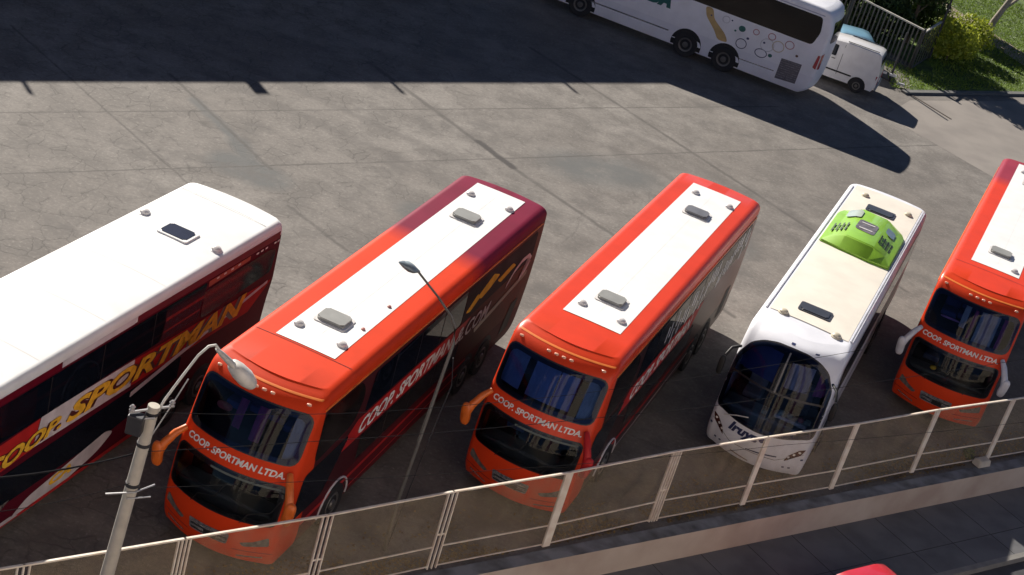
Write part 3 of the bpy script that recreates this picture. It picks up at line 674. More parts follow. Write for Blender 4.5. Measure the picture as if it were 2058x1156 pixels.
    patch('gloss_patch', rrect(-.72, -.30, 9.45, 10.1, .12), lambda a, c_, o: Vector((a, c_, z0+.36-max(0, abs(a)-.42)*.5+o)), mat('glare_white', (.6, .66, .5), .08, coat=1), u, off=.012, step=.1)  # whitish colour paints the glare on the unit's left lobe
    patch('gloss_patch', rrect(.52, .80, 9.15, 9.65, .1), lambda a, c_, o: Vector((a, c_, z0+.36-max(0, abs(a)-.42)*.48+o)), mat('gloss_grey', (.32, .42, .40), .1, coat=1), u, off=.016, step=.1)
    return t
coach_d()
# ---------------------------------------------------------------- coach F : far white coach with rings
dF = Vector((.963, -.268)).normalized(); aF = math.atan2(-dF.x, dF.y)
FF = [(.3, .05), (1.0, 0), (2.5, .2), (3.7, .6), (4.0, 1.0)]
FR = [(.3, 12.55), (.6, 12.9), (1.2, 13.0), (3.0, 13.06), (3.7, 12.9), (3.9, 12.7), (4.0, 12.4)]
def coach_f():
    b = Bus(3.98, 1.28, FF, FR, R=.22)
    # rear end of the near side stands at n0 + dF*9.15
    n0 = Vector((.561, 69.844)); rear = n0+dF*9.15; side = Vector((-dF.y*-1, -dF.x)) # towards camera
    side = Vector((math.cos(aF), math.sin(aF)))
    org = rear-dF*13.0-side*1.28
    t = empty('coach', (org.x, org.y, 0), aF, label='white coach with coloured rings on its flank, standing apart in the far shade', cat='bus', group='coaches parked side by side in the yard')
    b.shell(m_busF, t)
    q = lambda s_: 13.0-9.15+s_
    for sg in (1, -1):
        ms = b.mside(sg)
        patch('side_window', rpoly([(1.5, 2.42), (q(8.62), 2.42), (q(8.80), 3.0), (q(8.70), 3.62), (1.5, 3.62)], .16), ms, mat('brown_smoke', (.012, .009, .010), .05, spec=.4), t, off=.010, step=.8)
        patch('moulding', [(1.0, .78), (q(2.75), .82), (q(2.75), .88), (1.0, .84)], ms, m_chrome, t, off=.010, step=.8)
        patch('moulding', [(q(5.95), .78), (q(7.5), .82), (q(7.5), .86), (q(5.95), .82)], ms, m_chrome, t, off=.010, step=.8)
        patch('roof_moulding', [(1.0, 3.68), (12.6, 3.68), (12.6, 3.72), (1.0, 3.72)], ms, mat('lilac_grey', (.42, .43, .55), .4), t, off=.008, step=.8)
        for y in (2.6, q(3.62), q(5.35)): wheel(t, b, y, sg, .53, arch=.68, zc=.53)
        gr = patch('engine_grille', rpoly([(q(7.62), .58), (q(8.50), .64), (q(8.52), 1.50), (q(7.64), 1.46)], .02), ms, mat('grille_grey', (.14, .13, .15), .5), t, off=.010, step=0)
        for k in range(9):
            z = .68+.09*k; patch('grille_slat', [(q(7.66), z), (q(8.48), z+.03), (q(8.48), z+.055), (q(7.66), z+.025)], ms, m_plate, gr, off=.018, step=0)
        # ring decals
        def ring(s_, z, rx, rz, m, wd=.035, fill=None):
            N = 18
            bm = bmesh.new()
            A = [bm.verts.new((q(s_)+rx*math.cos(2*math.pi*k/N), z+rz*math.sin(2*math.pi*k/N), 0)) for k in range(N)]
            B_ = [bm.verts.new((q(s_)+(rx-wd)*math.cos(2*math.pi*k/N), z+(rz-wd)*math.sin(2*math.pi*k/N), 0)) for k in range(N)]
            for k in range(N): bm.faces.new((A[k], A[(k+1) % N], B_[(k+1) % N], B_[k]))
            if fill: pass
            patch('ring_decal', None, ms, m, t, off=.010, step=0, bm=bm)
            if fill: patch('dot_decal', [(q(s_)+(rx-wd)*math.cos(2*math.pi*k/N), z+(rz-wd)*math.sin(2*math.pi*k/N)) for k in range(N)], ms, fill, t, off=.009, step=0)
        mp_ = mat('pink_decal', (.45, .20, .22), .4)
        for a in ((5.85, 1.42, .24, .22, m_navy), (6.75, 1.34, .27, .19, m_navy), (7.78, 2.08, .20, .18, mp_), (6.98, 2.15, .17, .15, mp_), (6.30, 2.10, .14, .13, mp_), (4.95, 2.15, .17, .16, m_mirw), (7.35, 1.85, .26, .24, mat('cream_ring', (.6, .5, .35), .4)), (6.9, 1.75, .3, .28, m_mirw)): ring(*a)
        for s_, z, r_, m in ((5.70, 2.02, .15, m_teal), (6.05, 1.72, .06, m_navy), (7.15, 1.38, .09, m_teal), (8.2, 1.76, .06, mat('brown_dot', (.12, .05, .03), .5)), (6.75, 1.80, .05, m_navy), (5.45, 1.85, .05, m_teal), (5.2, 2.2, .04, m_navy), (4.3, 2.1, .04, m_navy)):
            patch('dot_decal', [(q(s_)+r_*math.cos(2*math.pi*k/12), z+r_*.85*math.sin(2*math.pi*k/12)) for k in range(12)], ms, m, t, off=.011, step=0)
        patch('yellow_swirl', rpoly([(q(3.95), 2.40), (q(4.30), 2.40), (q(4.45), 2.0), (q(5.1), 1.55), (q(5.3), 1.25), (q(4.85), 1.22), (q(4.6), 1.55), (q(4.1), 2.0)], .15), ms, mat('pale_yellow', (.55, .38, .16), .4), t, off=.009, step=0)
    ms = b.mside(1)
    text_on('side_lettering', 'DA', q(1.50), 1.73, 1.05, .62, ms, m_teal, t, bold=.08, shear=.2, off=.012)
    for sg in (-1, 1):
        patch('tail_light', rpoly([(sg*1.23, 1.5), (sg*1.02, 1.5), (sg*1.04, 2.2), (sg*1.24, 2.15)], .03), b.mrear, m_redlens, t, off=.012, step=.1)
    patch('tail_light_flank', rpoly([(q(8.95), 1.55), (q(9.10), 1.5), (q(9.12), 2.1), (q(9.02), 2.1)], .03), ms, m_redlens, t, off=.012, step=0)
    patch('rear_window', rrect(-.95, .95, 2.6, 3.5, .15), b.mrear, m_glass, t, off=.01, step=.15)
    patch('windscreen', rpoly([(-1.18, 1.3), (1.18, 1.3), (1.18, 3.6), (-1.18, 3.6)], .2), b.mfront, m_glass, t, off=.02, step=.1)
    return t
coach_f()
# ---------------------------------------------------------------- small white van
def loft_body(name, prof, W, m, parent, tumble=.12, bev=.05, zwaist=1.0):
    """side outline prof (y,z) extruded across x, narrowed above the waist"""
    bm = bmesh.new()
    N = len(prof)
    def wx(z): return W if z <= zwaist else W-tumble*(z-zwaist)/(max(p[1] for p in prof)-zwaist)
    xs = (-1, -.9, 0, .9, 1)
    rings = []
    for s_ in xs:
        rings.append([bm.verts.new((s_*wx(z), y, z - (.03 if abs(s_) == 1 and z > zwaist else 0) + (.02 if s_ == 0 and z > zwaist else 0))) for y, z in prof])
    for A, B in zip(rings, rings[1:]):
        for k in range(N): bm.faces.new((A[k], A[(k+1) % N], B[(k+1) % N], B[k]))
    bm.faces.new(rings[0][::-1]); bm.faces.new(rings[-1])
    bmesh.ops.recalc_face_normals(bm, faces=bm.faces[:])
    return obj(name, bm, m, parent, smooth=32), wx
m_vanw = mat('van_white', (.78, .77, .76), .35, coat=.6, var=.05)
def small_vehicle(name, loc, rz, label, cat, prof, W, paint, wins, glassq, wheels, r=.3, tumble=.14, grp=None, zw=1.0):
    t = empty(name, loc, rz, label=label, cat=cat, group=grp)
    o, wx = loft_body('body', prof, W, paint, t, tumble, zwaist=zw)
    for sg in (-1, 1):
        for q in wins:
            patch('side_window', rpoly(q, .06), lambda u, v, o_: Vector((sg*(wx(v)+o_), u, v)), m_glass, t, off=.012, step=.3)
        for y in wheels:
            pts = [(y+r*1.25*math.cos(math.radians(a)), max(.24, r+r*1.25*math.sin(math.radians(a)))) for a in range(-10, 191, 20)]
            patch('wheel_arch', pts, lambda u, v, o_: Vector((sg*(W+o_), u, v)), m_black, t, off=.004, step=0)
            wo = empty('wheel'); wo.parent = t
            bm = bmesh.new(); lathe(bm, [(-.16*sg, r*.6), (-.16*sg, r*.95), (-.1*sg, r), (.0, r), (.025*sg, r*.9), (.02*sg, r*.62)], (sg*W, y, r), 'x', 22); bmesh.ops.recalc_face_normals(bm, faces=bm.faces[:]); obj('tyre', bm, m_tyre, wo, smooth=40)
            bm = bmesh.new(); lathe(bm, [(.012*sg, r*.62), (.028*sg, r*.5), (.012*sg, r*.3), (.03*sg, r*.12), (.03*sg, .001)], (sg*W, y, r), 'x', 18); bmesh.ops.recalc_face_normals(bm, faces=bm.faces[:]); obj('rim', bm, m_rim, wo, smooth=30)
    for nm, (p0, p1), hw, m in glassq:
        bm = bmesh.new(); p0 = Vector((0, *p0)); p1 = Vector((0, *p1)); n_ = (p1-p0).cross(Vector((1, 0, 0))).normalized()
        if n_.z < 0: n_ = -n_
        vs = [bm.verts.new(p+Vector((x, 0, 0))+n_*.028) for p, x in ((p0, -hw[0]), (p0, hw[0]), (p1, hw[1]), (p1, -hw[1]))]
        bm.faces.new(vs); obj(nm, bm, m, t)
    return t, wx
vprof = [(4.0, .28), (4.12, .5), (4.14, .95), (4.05, 1.5), (3.96, 1.86), (3.8, 1.93), (2.35, 1.94), (1.85, 1.90), (1.05, 1.22), (.95, 1.15), (.15, .98), (.0, .75), (.0, .35), (.1, .26)]
vorg = Vector((12.34, 70.62))-dF*4.1+Vector((dF.y, -dF.x))*.0
vside = Vector((math.cos(aF), math.sin(aF)))
vorg = vorg-vside*.82
tv, vwx = small_vehicle('van', (vorg.x, vorg.y, 0), aF+.05, 'small white panel van parked behind the ringed white coach', 'van', vprof, .82, m_vanw,
    [[(1.5, 1.25), (2.1, 1.25), (2.1, 1.72), (1.85, 1.72)]], [('windscreen', ((1.12, 1.28), (1.80, 1.85)), (.70, .62), mat('green_tint', (.05, .22, .06), .1, coat=.6))], (.75, 3.35), .31, zw=1.15)
for sg in (1, -1):
    bm = bmesh.new(); box(bm, sg*.72-.07, sg*.72+.07, 4.03, 4.15, .62, .98, .01); obj('tail_light', bm, m_redlens, tv)
    bm = bmesh.new(); box(bm, sg*.83-.012, sg*.83+.012, 1.2, 3.0, .60, .66, .004); obj('side_moulding', bm, m_seal, tv)
    bm = bmesh.new(); box(bm, sg*.60-.02, sg*.60+.02, 2.4, 3.8, 1.955, 1.98, .004); obj('roof_rail', bm, m_seal, tv)
for sg in (1, -1):
    for y, z0, z1 in ((1.42, .5, 1.6), (2.35, .5, 1.82)):
        bm = bmesh.new(); vs = [bm.verts.new((sg*(vwx(z)+.006), y+dy, z)) for z, dy in ((z0, 0), (z0, .018), (z1, .018), (z1, 0))]; bm.faces.new(vs); obj('door_seam', bm, m_seal, tv)
    bm = bmesh.new(); box(bm, sg*.835-.012, sg*.835+.012, 1.95, 2.12, 1.12, 1.15, .004); obj('door_handle', bm, m_seal, tv)
bm = bmesh.new(); box(bm, -.8, .8, 4.1, 4.2, .36, .58, .03); obj('rear_bumper', bm, mat('bumper_grey', (.25, .27, .28), .5), tv)
bm = bmesh.new(); box(bm, -.6, .6, 4.03, 4.075, 1.2, 1.7, .02); obj('rear_window', bm, m_glass, tv)
bm = bmesh.new(); box(bm, -.2, .2, 4.1, 4.16, .62, .74, .005); obj('number_plate', bm, m_txtw, tv)
# pale blue car further back
cprof = [(3.85, .3), (4.0, .5), (3.98, .85), (3.75, .95), (3.2, 1.38), (2.9, 1.43), (2.0, 1.42), (1.75, 1.36), (1.15, .95), (.3, .80), (.03, .65), (.0, .35), (.1, .25)]
m_blue = mat('car_blue', (.22, .42, .55), .3, coat=.8, var=.05)
tcb, _ = small_vehicle('car', (9.1, 75.4, 0), aF+.35, 'pale blue car between the van and the slatted fence', 'car', cprof, .80, m_blue,
    [[(1.55, .98), (2.5, 1.0), (2.5, 1.33), (1.95, 1.34)], [(2.6, 1.0), (3.3, 1.0), (3.0, 1.33), (2.6, 1.34)]],
    [('windscreen', ((1.22, 1.0), (1.74, 1.35)), (.66, .56), mat('sky_glass', (.05, .22, .42), .08, coat=.8)), ('rear_window', ((3.68, 1.0), (3.25, 1.34)), (.64, .55), m_glassb)], (.75, 3.2), .29, zw=.9)
for sg in (-1, 1):
    bm = bmesh.new(); box(bm, sg*.6-.1, sg*.6+.1, -.01, .06, .55, .68, .01); obj('headlight', bm, m_lamp, tcb)
    bm = bmesh.new(); box(bm, sg*.62-.08, sg*.62+.08, 3.93, 4.02, .6, .78, .01); obj('tail_light', bm, m_redlens, tcb)
# ---------------------------------------------------------------- ground
FD = Vector((.753, .658)); FN = Vector((.658, -.753))           # along the street fence, and towards the street
FO = Vector((2.3, 30.95))
def fl(s_, n_): return FO+FD*s_+FN*n_
def ground_mat():
    m, t, b = newmat('yard_asphalt'); n = t.nodes; L = t.links
    def mth(op, a, c=0.0, d=None, clamp=False):
        q = n.new('ShaderNodeMath'); q.operation = op; q.use_clamp = clamp
        for i, x in enumerate((a, c, d)):
            if x is None: continue
            if isinstance(x, (int, float)): q.inputs[i].default_value = x
            else: L.new(x, q.inputs[i])
        return q.outputs[0]
    def mix(f, a, c, bt='MIX'):
        q = n.new('ShaderNodeMix'); q.data_type = 'RGBA'; q.blend_type = bt
        if isinstance(f, (int, float)): q.inputs[0].default_value = f
        else: L.new(f, q.inputs[0])
        for i, x in ((6, a), (7, c)):
            if isinstance(x, tuple): q.inputs[i].default_value = (*x, 1)
            else: L.new(x, q.inputs[i])
        return q.outputs[2]
    tc = n.new('ShaderNodeTexCoord'); P = tc.outputs['Object']
    def noise_(scale, det=8, rough=.6, vec=None, dist=0.0):
        q = n.new('ShaderNodeTexNoise'); q.inputs['Scale'].default_value = scale; q.inputs['Detail'].default_value = det
        q.inputs['Roughness'].default_value = rough; q.inputs['Distortion'].default_value = dist; L.new(vec or P, q.inputs[0]); return q
    def ramp(x, *st):
        q = n.new('ShaderNodeValToRGB'); L.new(x, q.inputs[0]); e = q.color_ramp.elements
        while len(e) < len(st): e.new(.5)
        for i, (p, c) in enumerate(st): e[i].position = p; e[i].color = (*(c if isinstance(c, tuple) else (c, c, c)), 1)
        return q.outputs[0]
    big = noise_(.13, 5); mid = noise_(.8, 8, .65); fine = noise_(9, 8, .75); spk = noise_(3.2, 9, .8)
    c = ramp(big.outputs[0], (.35, (.160, .142, .124)), (.65, (.222, .204, .182)))
    c = mix(ramp(mid.outputs[0], (.40, 0), (.60, .85)), c, (.118, .106, .094))
    c = mix(ramp(fine.outputs[0], (.30, .55), (.55, 0)), c, (.085, .076, .066))
    c = mix(ramp(fine.outputs[0], (.56, 0), (.70, .8)), c, (.30, .275, .245))
    c = mix(ramp(spk.outputs[0], (.27, .8), (.36, 0)), c, (.075, .065, .055))
    # distorted coordinates for the cracks
    dn_ = noise_(1.6, 6, .6); vm = n.new('ShaderNodeVectorMath'); vm.operation = 'MULTIPLY_ADD'
    L.new(dn_.outputs[1], vm.inputs[0]); vm.inputs[1].default_value = (.55, .55, 0); L.new(P, vm.inputs[2]); PD = vm.outputs[0]
    vo = n.new('ShaderNodeTexVoronoi'); vo.feature = 'DISTANCE_TO_EDGE'; vo.inputs['Scale'].default_value = .42; L.new(PD, vo.inputs[0])
    vo2 = n.new('ShaderNodeTexVoronoi'); vo2.feature = 'DISTANCE_TO_EDGE'; vo2.inputs['Scale'].default_value = 1.5; L.new(PD, vo2.inputs[0])
    where = noise_(.16, 3)
    sp = n.new('ShaderNodeSeparateXYZ'); L.new(P, sp.inputs[0])
    left = mth('MULTIPLY_ADD', sp.outputs[0], -.09, .35, True)      # the old, broken surface is to the left
    k1 = mth('MULTIPLY', ramp(vo.outputs[0], (.0, .38), (.016, 0)), ramp(where.outputs[0], (.50, 0), (.62, 1)))
    k2 = mth('MULTIPLY', mth('MULTIPLY', ramp(vo2.outputs[0], (.0, .6), (.035, 0)), ramp(mid.outputs[0], (.42, 0), (.54, 1))), mth('ADD', left, .1))
    c = mix(mth('MAXIMUM', k1, k2), c, (.055, .048, .042))
    # joints, tar lines and patches, each a capsule in plan
    sd = n.new('ShaderNodeVectorMath'); sd.operation = 'MULTIPLY_ADD'; ln = noise_(2.2, 5, .7)
    L.new(ln.outputs[1], sd.inputs[0]); sd.inputs[1].default_value = (.16, .16, 0); L.new(P, sd.inputs[2])
    s2 = n.new('ShaderNodeSeparateXYZ'); L.new(sd.outputs[0], s2.inputs[0]); X, Y = s2.outputs[0], s2.outputs[1]
    def seg(p, q, w_, soft):
        p = Vector(p)+Vector((.08, .08)); q = Vector(q)+Vector((.08, .08)); d = q-p; l = d.length; d = d/l
        rx = mth('SUBTRACT', X, p.x); ry = mth('SUBTRACT', Y, p.y)
        a = mth('ADD', mth('MULTIPLY', rx, d.x), mth('MULTIPLY', ry, d.y)); pr = mth('SUBTRACT', mth('MULTIPLY', rx, d.y), mth('MULTIPLY', ry, d.x))
        over = mth('ADD', mth('MAXIMUM', mth('SUBTRACT', a, l), 0), mth('MAXIMUM', mth('MULTIPLY', a, -1), 0))
        dist = mth('SQRT', mth('ADD', mth('MULTIPLY', pr, pr), mth('MULTIPLY', over, over)))
        return mth('MULTIPLY_ADD', dist, -1.0/soft, 1.0+w_/soft, True)
    brk = ramp(noise_(.9, 6, .75).outputs[0], (.38, .6), (.52, 1))
    def multi(c, segs, colr, amt):
        mk = None
        for s_ in segs:
            q = mth('MULTIPLY', seg(*s_), brk); mk = q if mk is None else mth('MAXIMUM', mk, q)
        return mix(mth('MULTIPLY', mk, amt), c, colr)
    c = multi(c, [((-8.98, 45.6), (-7.9, 45.3), .50, .5), ((-9.3, 47.3), (-8.5, 46.0), .18, .3), ((-11.3, 49.4), (-9.3, 47.3), .10, .2), ((-3.4, 46.0), (-2.2, 44.9), .3, .5), ((4.6, 49.8), (6.2, 50.6), .4, .9), ((.9, 53.2), (2.6, 54.0), .5, 1.2)], (.088, .092, .090), .85)
    c = multi(c, [((-7.2, 57.3), (-1.0, 51.5), .05, .10), ((-1.0, 51.5), (6.5, 45.3), .04, .10), ((-2.0, 64.2), (12.3, 51.0), .035, .10), ((-12.6, 50.9), (-7.9, 46.0), .02, .08),
                  ((-6.8, 43.9), (-4.7, 42.2), .03, .08), ((-26, 35.0), (8.2, 66), .014, .05), ((-14.6, 40.2), (16, 68), .012, .05), ((-18, 51), (-7, 41), .012, .06)], (.060, .053, .047), .75)
    c = multi(c, [((-2.45, 52.95), (-1.1, 51.6), .09, .12)], (.035, .030, .028), .95)
    # oil stains near the parked coaches
    c = mix(mth('MULTIPLY', ramp(noise_(.5, 6, .7).outputs[0], (.55, 0), (.66, .7)), 1), c, (.095, .086, .078))
    c = multi(c, [((-1.9, 36.5), (-.6, 41.5), .25, .5), ((3.4, 41.5), (4.2, 44.6), .3, .5), ((9.2, 46.5), (10.4, 50.5), .2, .5), ((6.9, 51.0), (7.3, 52.2), .2, .3), ((1.4, 46.9), (1.7, 47.6), .2, .3), ((-12, 52), (-3, 49), .10, .25), ((-12, 53.9), (-3, 50.8), .10, .25), ((2, 56), (12, 50.5), .10, .25), ((2.5, 58), (12.5, 52.4), .10, .25)], (.09, .08, .072), .45)
    L.new(c, b.inputs['Base Color']); b.inputs['Roughness'].default_value = .85
    bp = n.new('ShaderNodeBump'); bp.inputs['Strength'].default_value = .35; bp.inputs['Distance'].default_value = .02
    hgt = mth('ADD', mth('MULTIPLY', fine.outputs[0], 1.0), mth('MULTIPLY', mth('MAXIMUM', k1, k2), -1.0)); L.new(hgt, bp.inputs['Height']); L.new(bp.outputs[0], b.inputs['Normal'])
    return m
def sheet(name, poly, z, m, label=None, kind='structure', cat=None):
    bm = bmesh.new(); f = bm.faces.new([bm.verts.new((x, y, z)) for x, y in poly])
    if f.normal.z < 0 or f.calc_area() and (bm.normal_update() or f.normal.z < 0): bmesh.ops.reverse_faces(bm, faces=[f])
    o = obj(name, bm, m); tag(o, label, cat, None, kind); return o
G0 = .45
m_yard = ground_mat()
far_street = [fl(-600, G0), fl(600, G0), fl(600, -900), fl(-600, -900)]
sheet('ground', [(p.x, p.y) for p in far_street], 0.0, m_yard, 'cracked grey brown asphalt of the coach yard', cat='ground')
m_walk = mat('pavement_concrete', (.15, .15, .155), .85, var=.12, scale=1.2, bump=.3, dirt=(.105, .105, .11))
m_street = mat('street_asphalt', (.07, .07, .075), .85, var=.15, scale=2, bump=.4)
m_kerb = mat('kerb_stone', (.24, .23, .21), .8, var=.12, scale=3, bump=.2)
m_wall = mat('wall_render', (.52, .44, .365), .85, var=.08, scale=.8, bump=.2, dirt=(.40, .31, .25))
m_cope = mat('wall_coping', (.24, .25, .26), .85, var=.15, scale=2, bump=.3, dirt=(.10, .10, .10))
def strip(name, n0, n1, z0, z1, m, s0=-60, s1=80, **k):
    bm = bmesh.new(); P = [fl(s0, n0), fl(s1, n0), fl(s1, n1), fl(s0, n1)]; prism(bm, [(p.x, p.y) for p in P], z0, z1)
    bmesh.ops.recalc_face_normals(bm, faces=bm.faces[:]); o = obj(name, bm, m); tag(o, **k); return o
KB = 2.75
strip('low_wall', .10, .46, -1.2, .035, m_wall, label='long low tan wall under the netted fence', cat='wall')
bpy.data.objects['low_wall'].data.materials.append(m_cope)
for f in bpy.data.objects['low_wall'].data.polygons:
    if f.normal.z > .9: f.material_index = 1
strip('pavement', .46, KB, -1.2, -.70, m_walk, label='grey paved sidewalk below the wall', cat='pavement', kind='structure')
strip('kerb', KB, KB+.16, -1.2, -.697, m_kerb, label='kerb of the sidewalk', cat='kerb', kind='structure')
sheet('road', [(p.x, p.y) for p in (fl(-600, KB+.16), fl(600, KB+.16), fl(600, 900), fl(-600, 900))], -.85, m_street, 'dark street asphalt at the bottom right', cat='road')
# paving slabs: joints as thin darker strips
bm = bmesh.new()
for k in range(-10, 22):
    P = [fl(k*1.5, .47), fl(k*1.5+.015, .47), fl(k*1.5+.015, KB-.01), fl(k*1.5, KB-.01)]; prism(bm, [(p.x, p.y) for p in P], -.702, -.696)
P = [fl(-20, 1.9), fl(30, 1.9), fl(30, 1.915), fl(-20, 1.915)]; prism(bm, [(p.x, p.y) for p in P], -.702, -.695)
o = obj('pavement_joints', bm, mat('joint_dark', (.05, .05, .05), .9)); tag(o, 'dark joints between the sidewalk slabs', 'pavement joints', None, 'structure')
# red car on the street, bottom edge
m_redcar = mat('car_red', (.50, .02, .035), .3, coat=.8, var=.05)
trc, _ = small_vehicle('car', (fl(4.25, 3.80).x, fl(4.25, 3.80).y, -.85), math.atan2(-.753, .658), 'red car with windscreen painted as sunlit at the bottom edge of the photo', 'car', cprof, .80, m_redcar,
    [[(1.55, .98), (2.5, 1.0), (2.5, 1.33), (1.95, 1.34)], [(2.6, 1.0), (3.3, 1.0), (3.0, 1.33), (2.6, 1.34)]],
    [('windscreen', ((1.22, 1.0), (1.74, 1.35)), (.66, .56), mat('sunlit_glass', (.35, .33, .30), .1, coat=.8)), ('rear_window', ((3.68, 1.0), (3.25, 1.34)), (.64, .55), m_glassb)], (.75, 3.2), .29, zw=.9)  # pale windscreen colour has the sunlight on the glass painted in
for sg in (-1, 1):
    bm = bmesh.new(); box(bm, sg*.6-.1, sg*.6+.1, -.01, .06, .55, .68, .01); obj('headlight', bm, m_lamp, trc)
    bm = bmesh.new(); box(bm, sg*.62-.08, sg*.62+.08, 3.93, 4.02, .6, .78, .01); obj('tail_light', bm, m_redlens, trc)
# far concrete apron and pavement
m_apron = mat('apron_concrete', (.24, .215, .19), .85, var=.07, scale=.7, bump=.2, dirt=(.19, .17, .152))
sheet('apron', [(13.0, 69.1), (14.35, 72.25), (24, 80.6), (60, 112), (70, 100), (40, 76), (22.5, 60), (18.8, 63.6)], .004, m_apron, 'smooth concrete apron by the lawn', cat='apron')
# ---------------------------------------------------------------- street fence
m_post = mat('fence_paint', (.84, .76, .64), .5, var=.1, scale=4, dirt=(.70, .58, .46))
def net_mat():
    m, t, b = newmat('shade_net'); n = t.nodes; L = t.links
    out = n['Material Output']; tr = n.new('ShaderNodeBsdfTransparent'); mx = n.new('ShaderNodeMixShader')
    tc = n.new('ShaderNodeTexCoord'); nz = n.new('ShaderNodeTexNoise'); nz.inputs['Scale'].default_value = 2.5; nz.inputs['Detail'].default_value = 8; L.new(tc.outputs['Object'], nz.inputs[0])
    rp = n.new('ShaderNodeValToRGB'); rp.color_ramp.elements[0].position = .35; rp.color_ramp.elements[0].color = (.17,)*3+(1,); rp.color_ramp.elements[1].position = .7; rp.color_ramp.elements[1].color = (.31,)*3+(1,)
    L.new(nz.outputs[0], rp.inputs[0]); L.new(rp.outputs[0], mx.inputs[0])
    b.inputs['Base Color'].default_value = (.48, .38, .24, 1); b.inputs['Roughness'].default_value = .9
    L.new(tr.outputs[0], mx.inputs[1]); L.new(b.outputs[0], mx.inputs[2]); L.new(mx.outputs[0], out.inputs[0])
    return m
m_net = net_mat()
Pf = [Vector(p) for p in ((-4.38, 24.96), (-2.13, 26.94), (.043, 28.97), (2.299, 30.957), (4.616, 33.17), (6.76, 35.03), (9.07, 37.0), (11.36, 39.06), (13.66, 41.0))]
st = (Pf[8]-Pf[7]); Pf += [Pf[8]+st, Pf[8]+st*2, Pf[8]+st*3]
st0 = (Pf[1]-Pf[0]); Pf = [Pf[0]-st0*3, Pf[0]-st0*2, Pf[0]-st0]+Pf
kinds = ['t', 't', 't', 't', 't', 't', 's', 't', 's', 's', 's', 's', 's', 's', 's']
fence = empty('netted_fence', (Pf[3].x, Pf[3].y, .035), 0, label='cream painted fence of rails, posts and brown shade netting along the wall', cat='fence')
fz = Vector((Pf[3].x, Pf[3].y, .035)); HF = 1.98
def fbar(name, a, b_, z0, z1, th, m=m_post, parent=None):
    bm = bmesh.new(); d = (b_-a).normalized(); nn = Vector((d.y, -d.x))*th/2
    prism(bm, [tuple(p) for p in (a-nn, b_-nn, b_+nn, a+nn)], z0, z1)
    bmesh.ops.translate(bm, verts=bm.verts[:], vec=-Vector((fz.x, fz.y, .035)))
    bmesh.ops.recalc_face_normals(bm, faces=bm.faces[:])
    return obj(name, bm, m, parent or fence)
for i, p in enumerate(Pf):
    d = (Pf[min(i+1, len(Pf)-1)]-Pf[max(i-1, 0)]).normalized()
    if kinds[i] == 't':
        po = empty('post'); po.parent = fence
        for o_ in (-.12, -.04, .04, .12)[::1] if i in (3, 7) else (-.11, 0, .11):
            fbar('bar', p+d*(o_-.013), p+d*(o_+.013), .036, HF-.002, .05, parent=po)
        fbar('tie', p-d*.1, p+d*.1, .9, .94, .02, parent=po)
    else:
        wd = .075 if i != 6 else .10
        fbar('post', p-d*wd, p+d*wd, .036, HF-.002, .05)
for a, b_ in zip(Pf, Pf[1:]):
    d = (b_-a).normalized()
    fbar('top_rail', a-d*.02, b_+d*.02, HF, HF+.035, .045)
    fbar('middle_rail', a+d*.12, b_-d*.12, .60, .622, .03)
    fbar('bottom_rail', a+d*.12, b_-d*.12, .09, .105, .03)
    bm = bmesh.new(); nn = Vector((d.y, -d.x))*.0
    A = a+d*.10; B_ = b_-d*.10; vs = []
    N = 24
    grid = []
    for j in range(7):
        row = []
        for k in range(N+1):
            q = A.lerp(B_, k/N); z = .11+(HF-.13)*j/6
            q = q + Vector((d.y, -d.x))*(.03*noise.noise(Vector((k*.3, j*.5, i*7.1+a.x)))*math.sin(math.pi*j/6))
            row.append(bm.verts.new((q.x-fz.x, q.y-fz.y, z-.035)))
        grid.append(row)
    for j in range(6):
        for k in range(N): bm.faces.new((grid[j][k], grid[j][k+1], grid[j+1][k+1], grid[j+1][k]))
    obj('netting', bm, m_net, fence, smooth=60)
# pale stone block at a post foot
bm = bmesh.new(); box(bm, -.24, .24, -.16, .16, 0, .2, .04, taper=.04)
for v in bm.verts: v.co += Vector((random.uniform(-.015, .015), random.uniform(-.015, .015), random.uniform(-.01, .01)))
o = obj('stone_block', bm, mat('pale_stone', (.55, .5, .42), .85, bump=.4)); o.location = (13.45, 40.6, .036); o.rotation_euler = (0, 0, .7); tag(o, 'pale stone block on the wall at a fence post foot', 'stone')
# weeds at the wall foot
def leafmesh(name, m, c, R, n, size, up=.5, seed=1, loc=(0, 0, 0), parent=None, squash=(1, 1, 1), clump=1.5, hollow=.35):
    rnd = random.Random(seed); bm = bmesh.new(); tries = 0; k = 0
    while k < n and tries < n*12:
        tries += 1
        p = Vector((rnd.uniform(-1, 1), rnd.uniform(-1, 1), rnd.uniform(-1, 1)))
        l = p.length
        if l > 1: continue
        nv = noise.noise(p*clump+Vector((seed*3.1, 0, 0)))+.5*noise.noise(p*clump*2.7+Vector((0, seed, 0)))
        if l > .78+.35*nv or l < hollow*rnd.random() or nv < -.28: continue
        q = Vector(c)+Vector((p.x*R*squash[0], p.y*R*squash[1], p.z*R*squash[2]))
        s_ = size*rnd.uniform(.6, 1.3)
        nrm = (Vector((rnd.gauss(0, 1), rnd.gauss(0, 1), rnd.gauss(0, 1)))+p*1.2+Vector((0, 0, up))).normalized()
        a = nrm.orthogonal().normalized(); b_ = nrm.cross(a); th = rnd.random()*6.28; a, b_ = a*math.cos(th)+b_*math.sin(th), b_*math.cos(th)-a*math.sin(th)
        vs = [bm.verts.new(q+a*s_), bm.verts.new(q+b_*s_*.45+nrm*s_*.1), bm.verts.new(q-a*s_), bm.verts.new(q-b_*s_*.45+nrm*s_*.1)]
        bm.faces.new(vs); k += 1
    o = obj(name, bm, m, parent); o.location = loc; return o
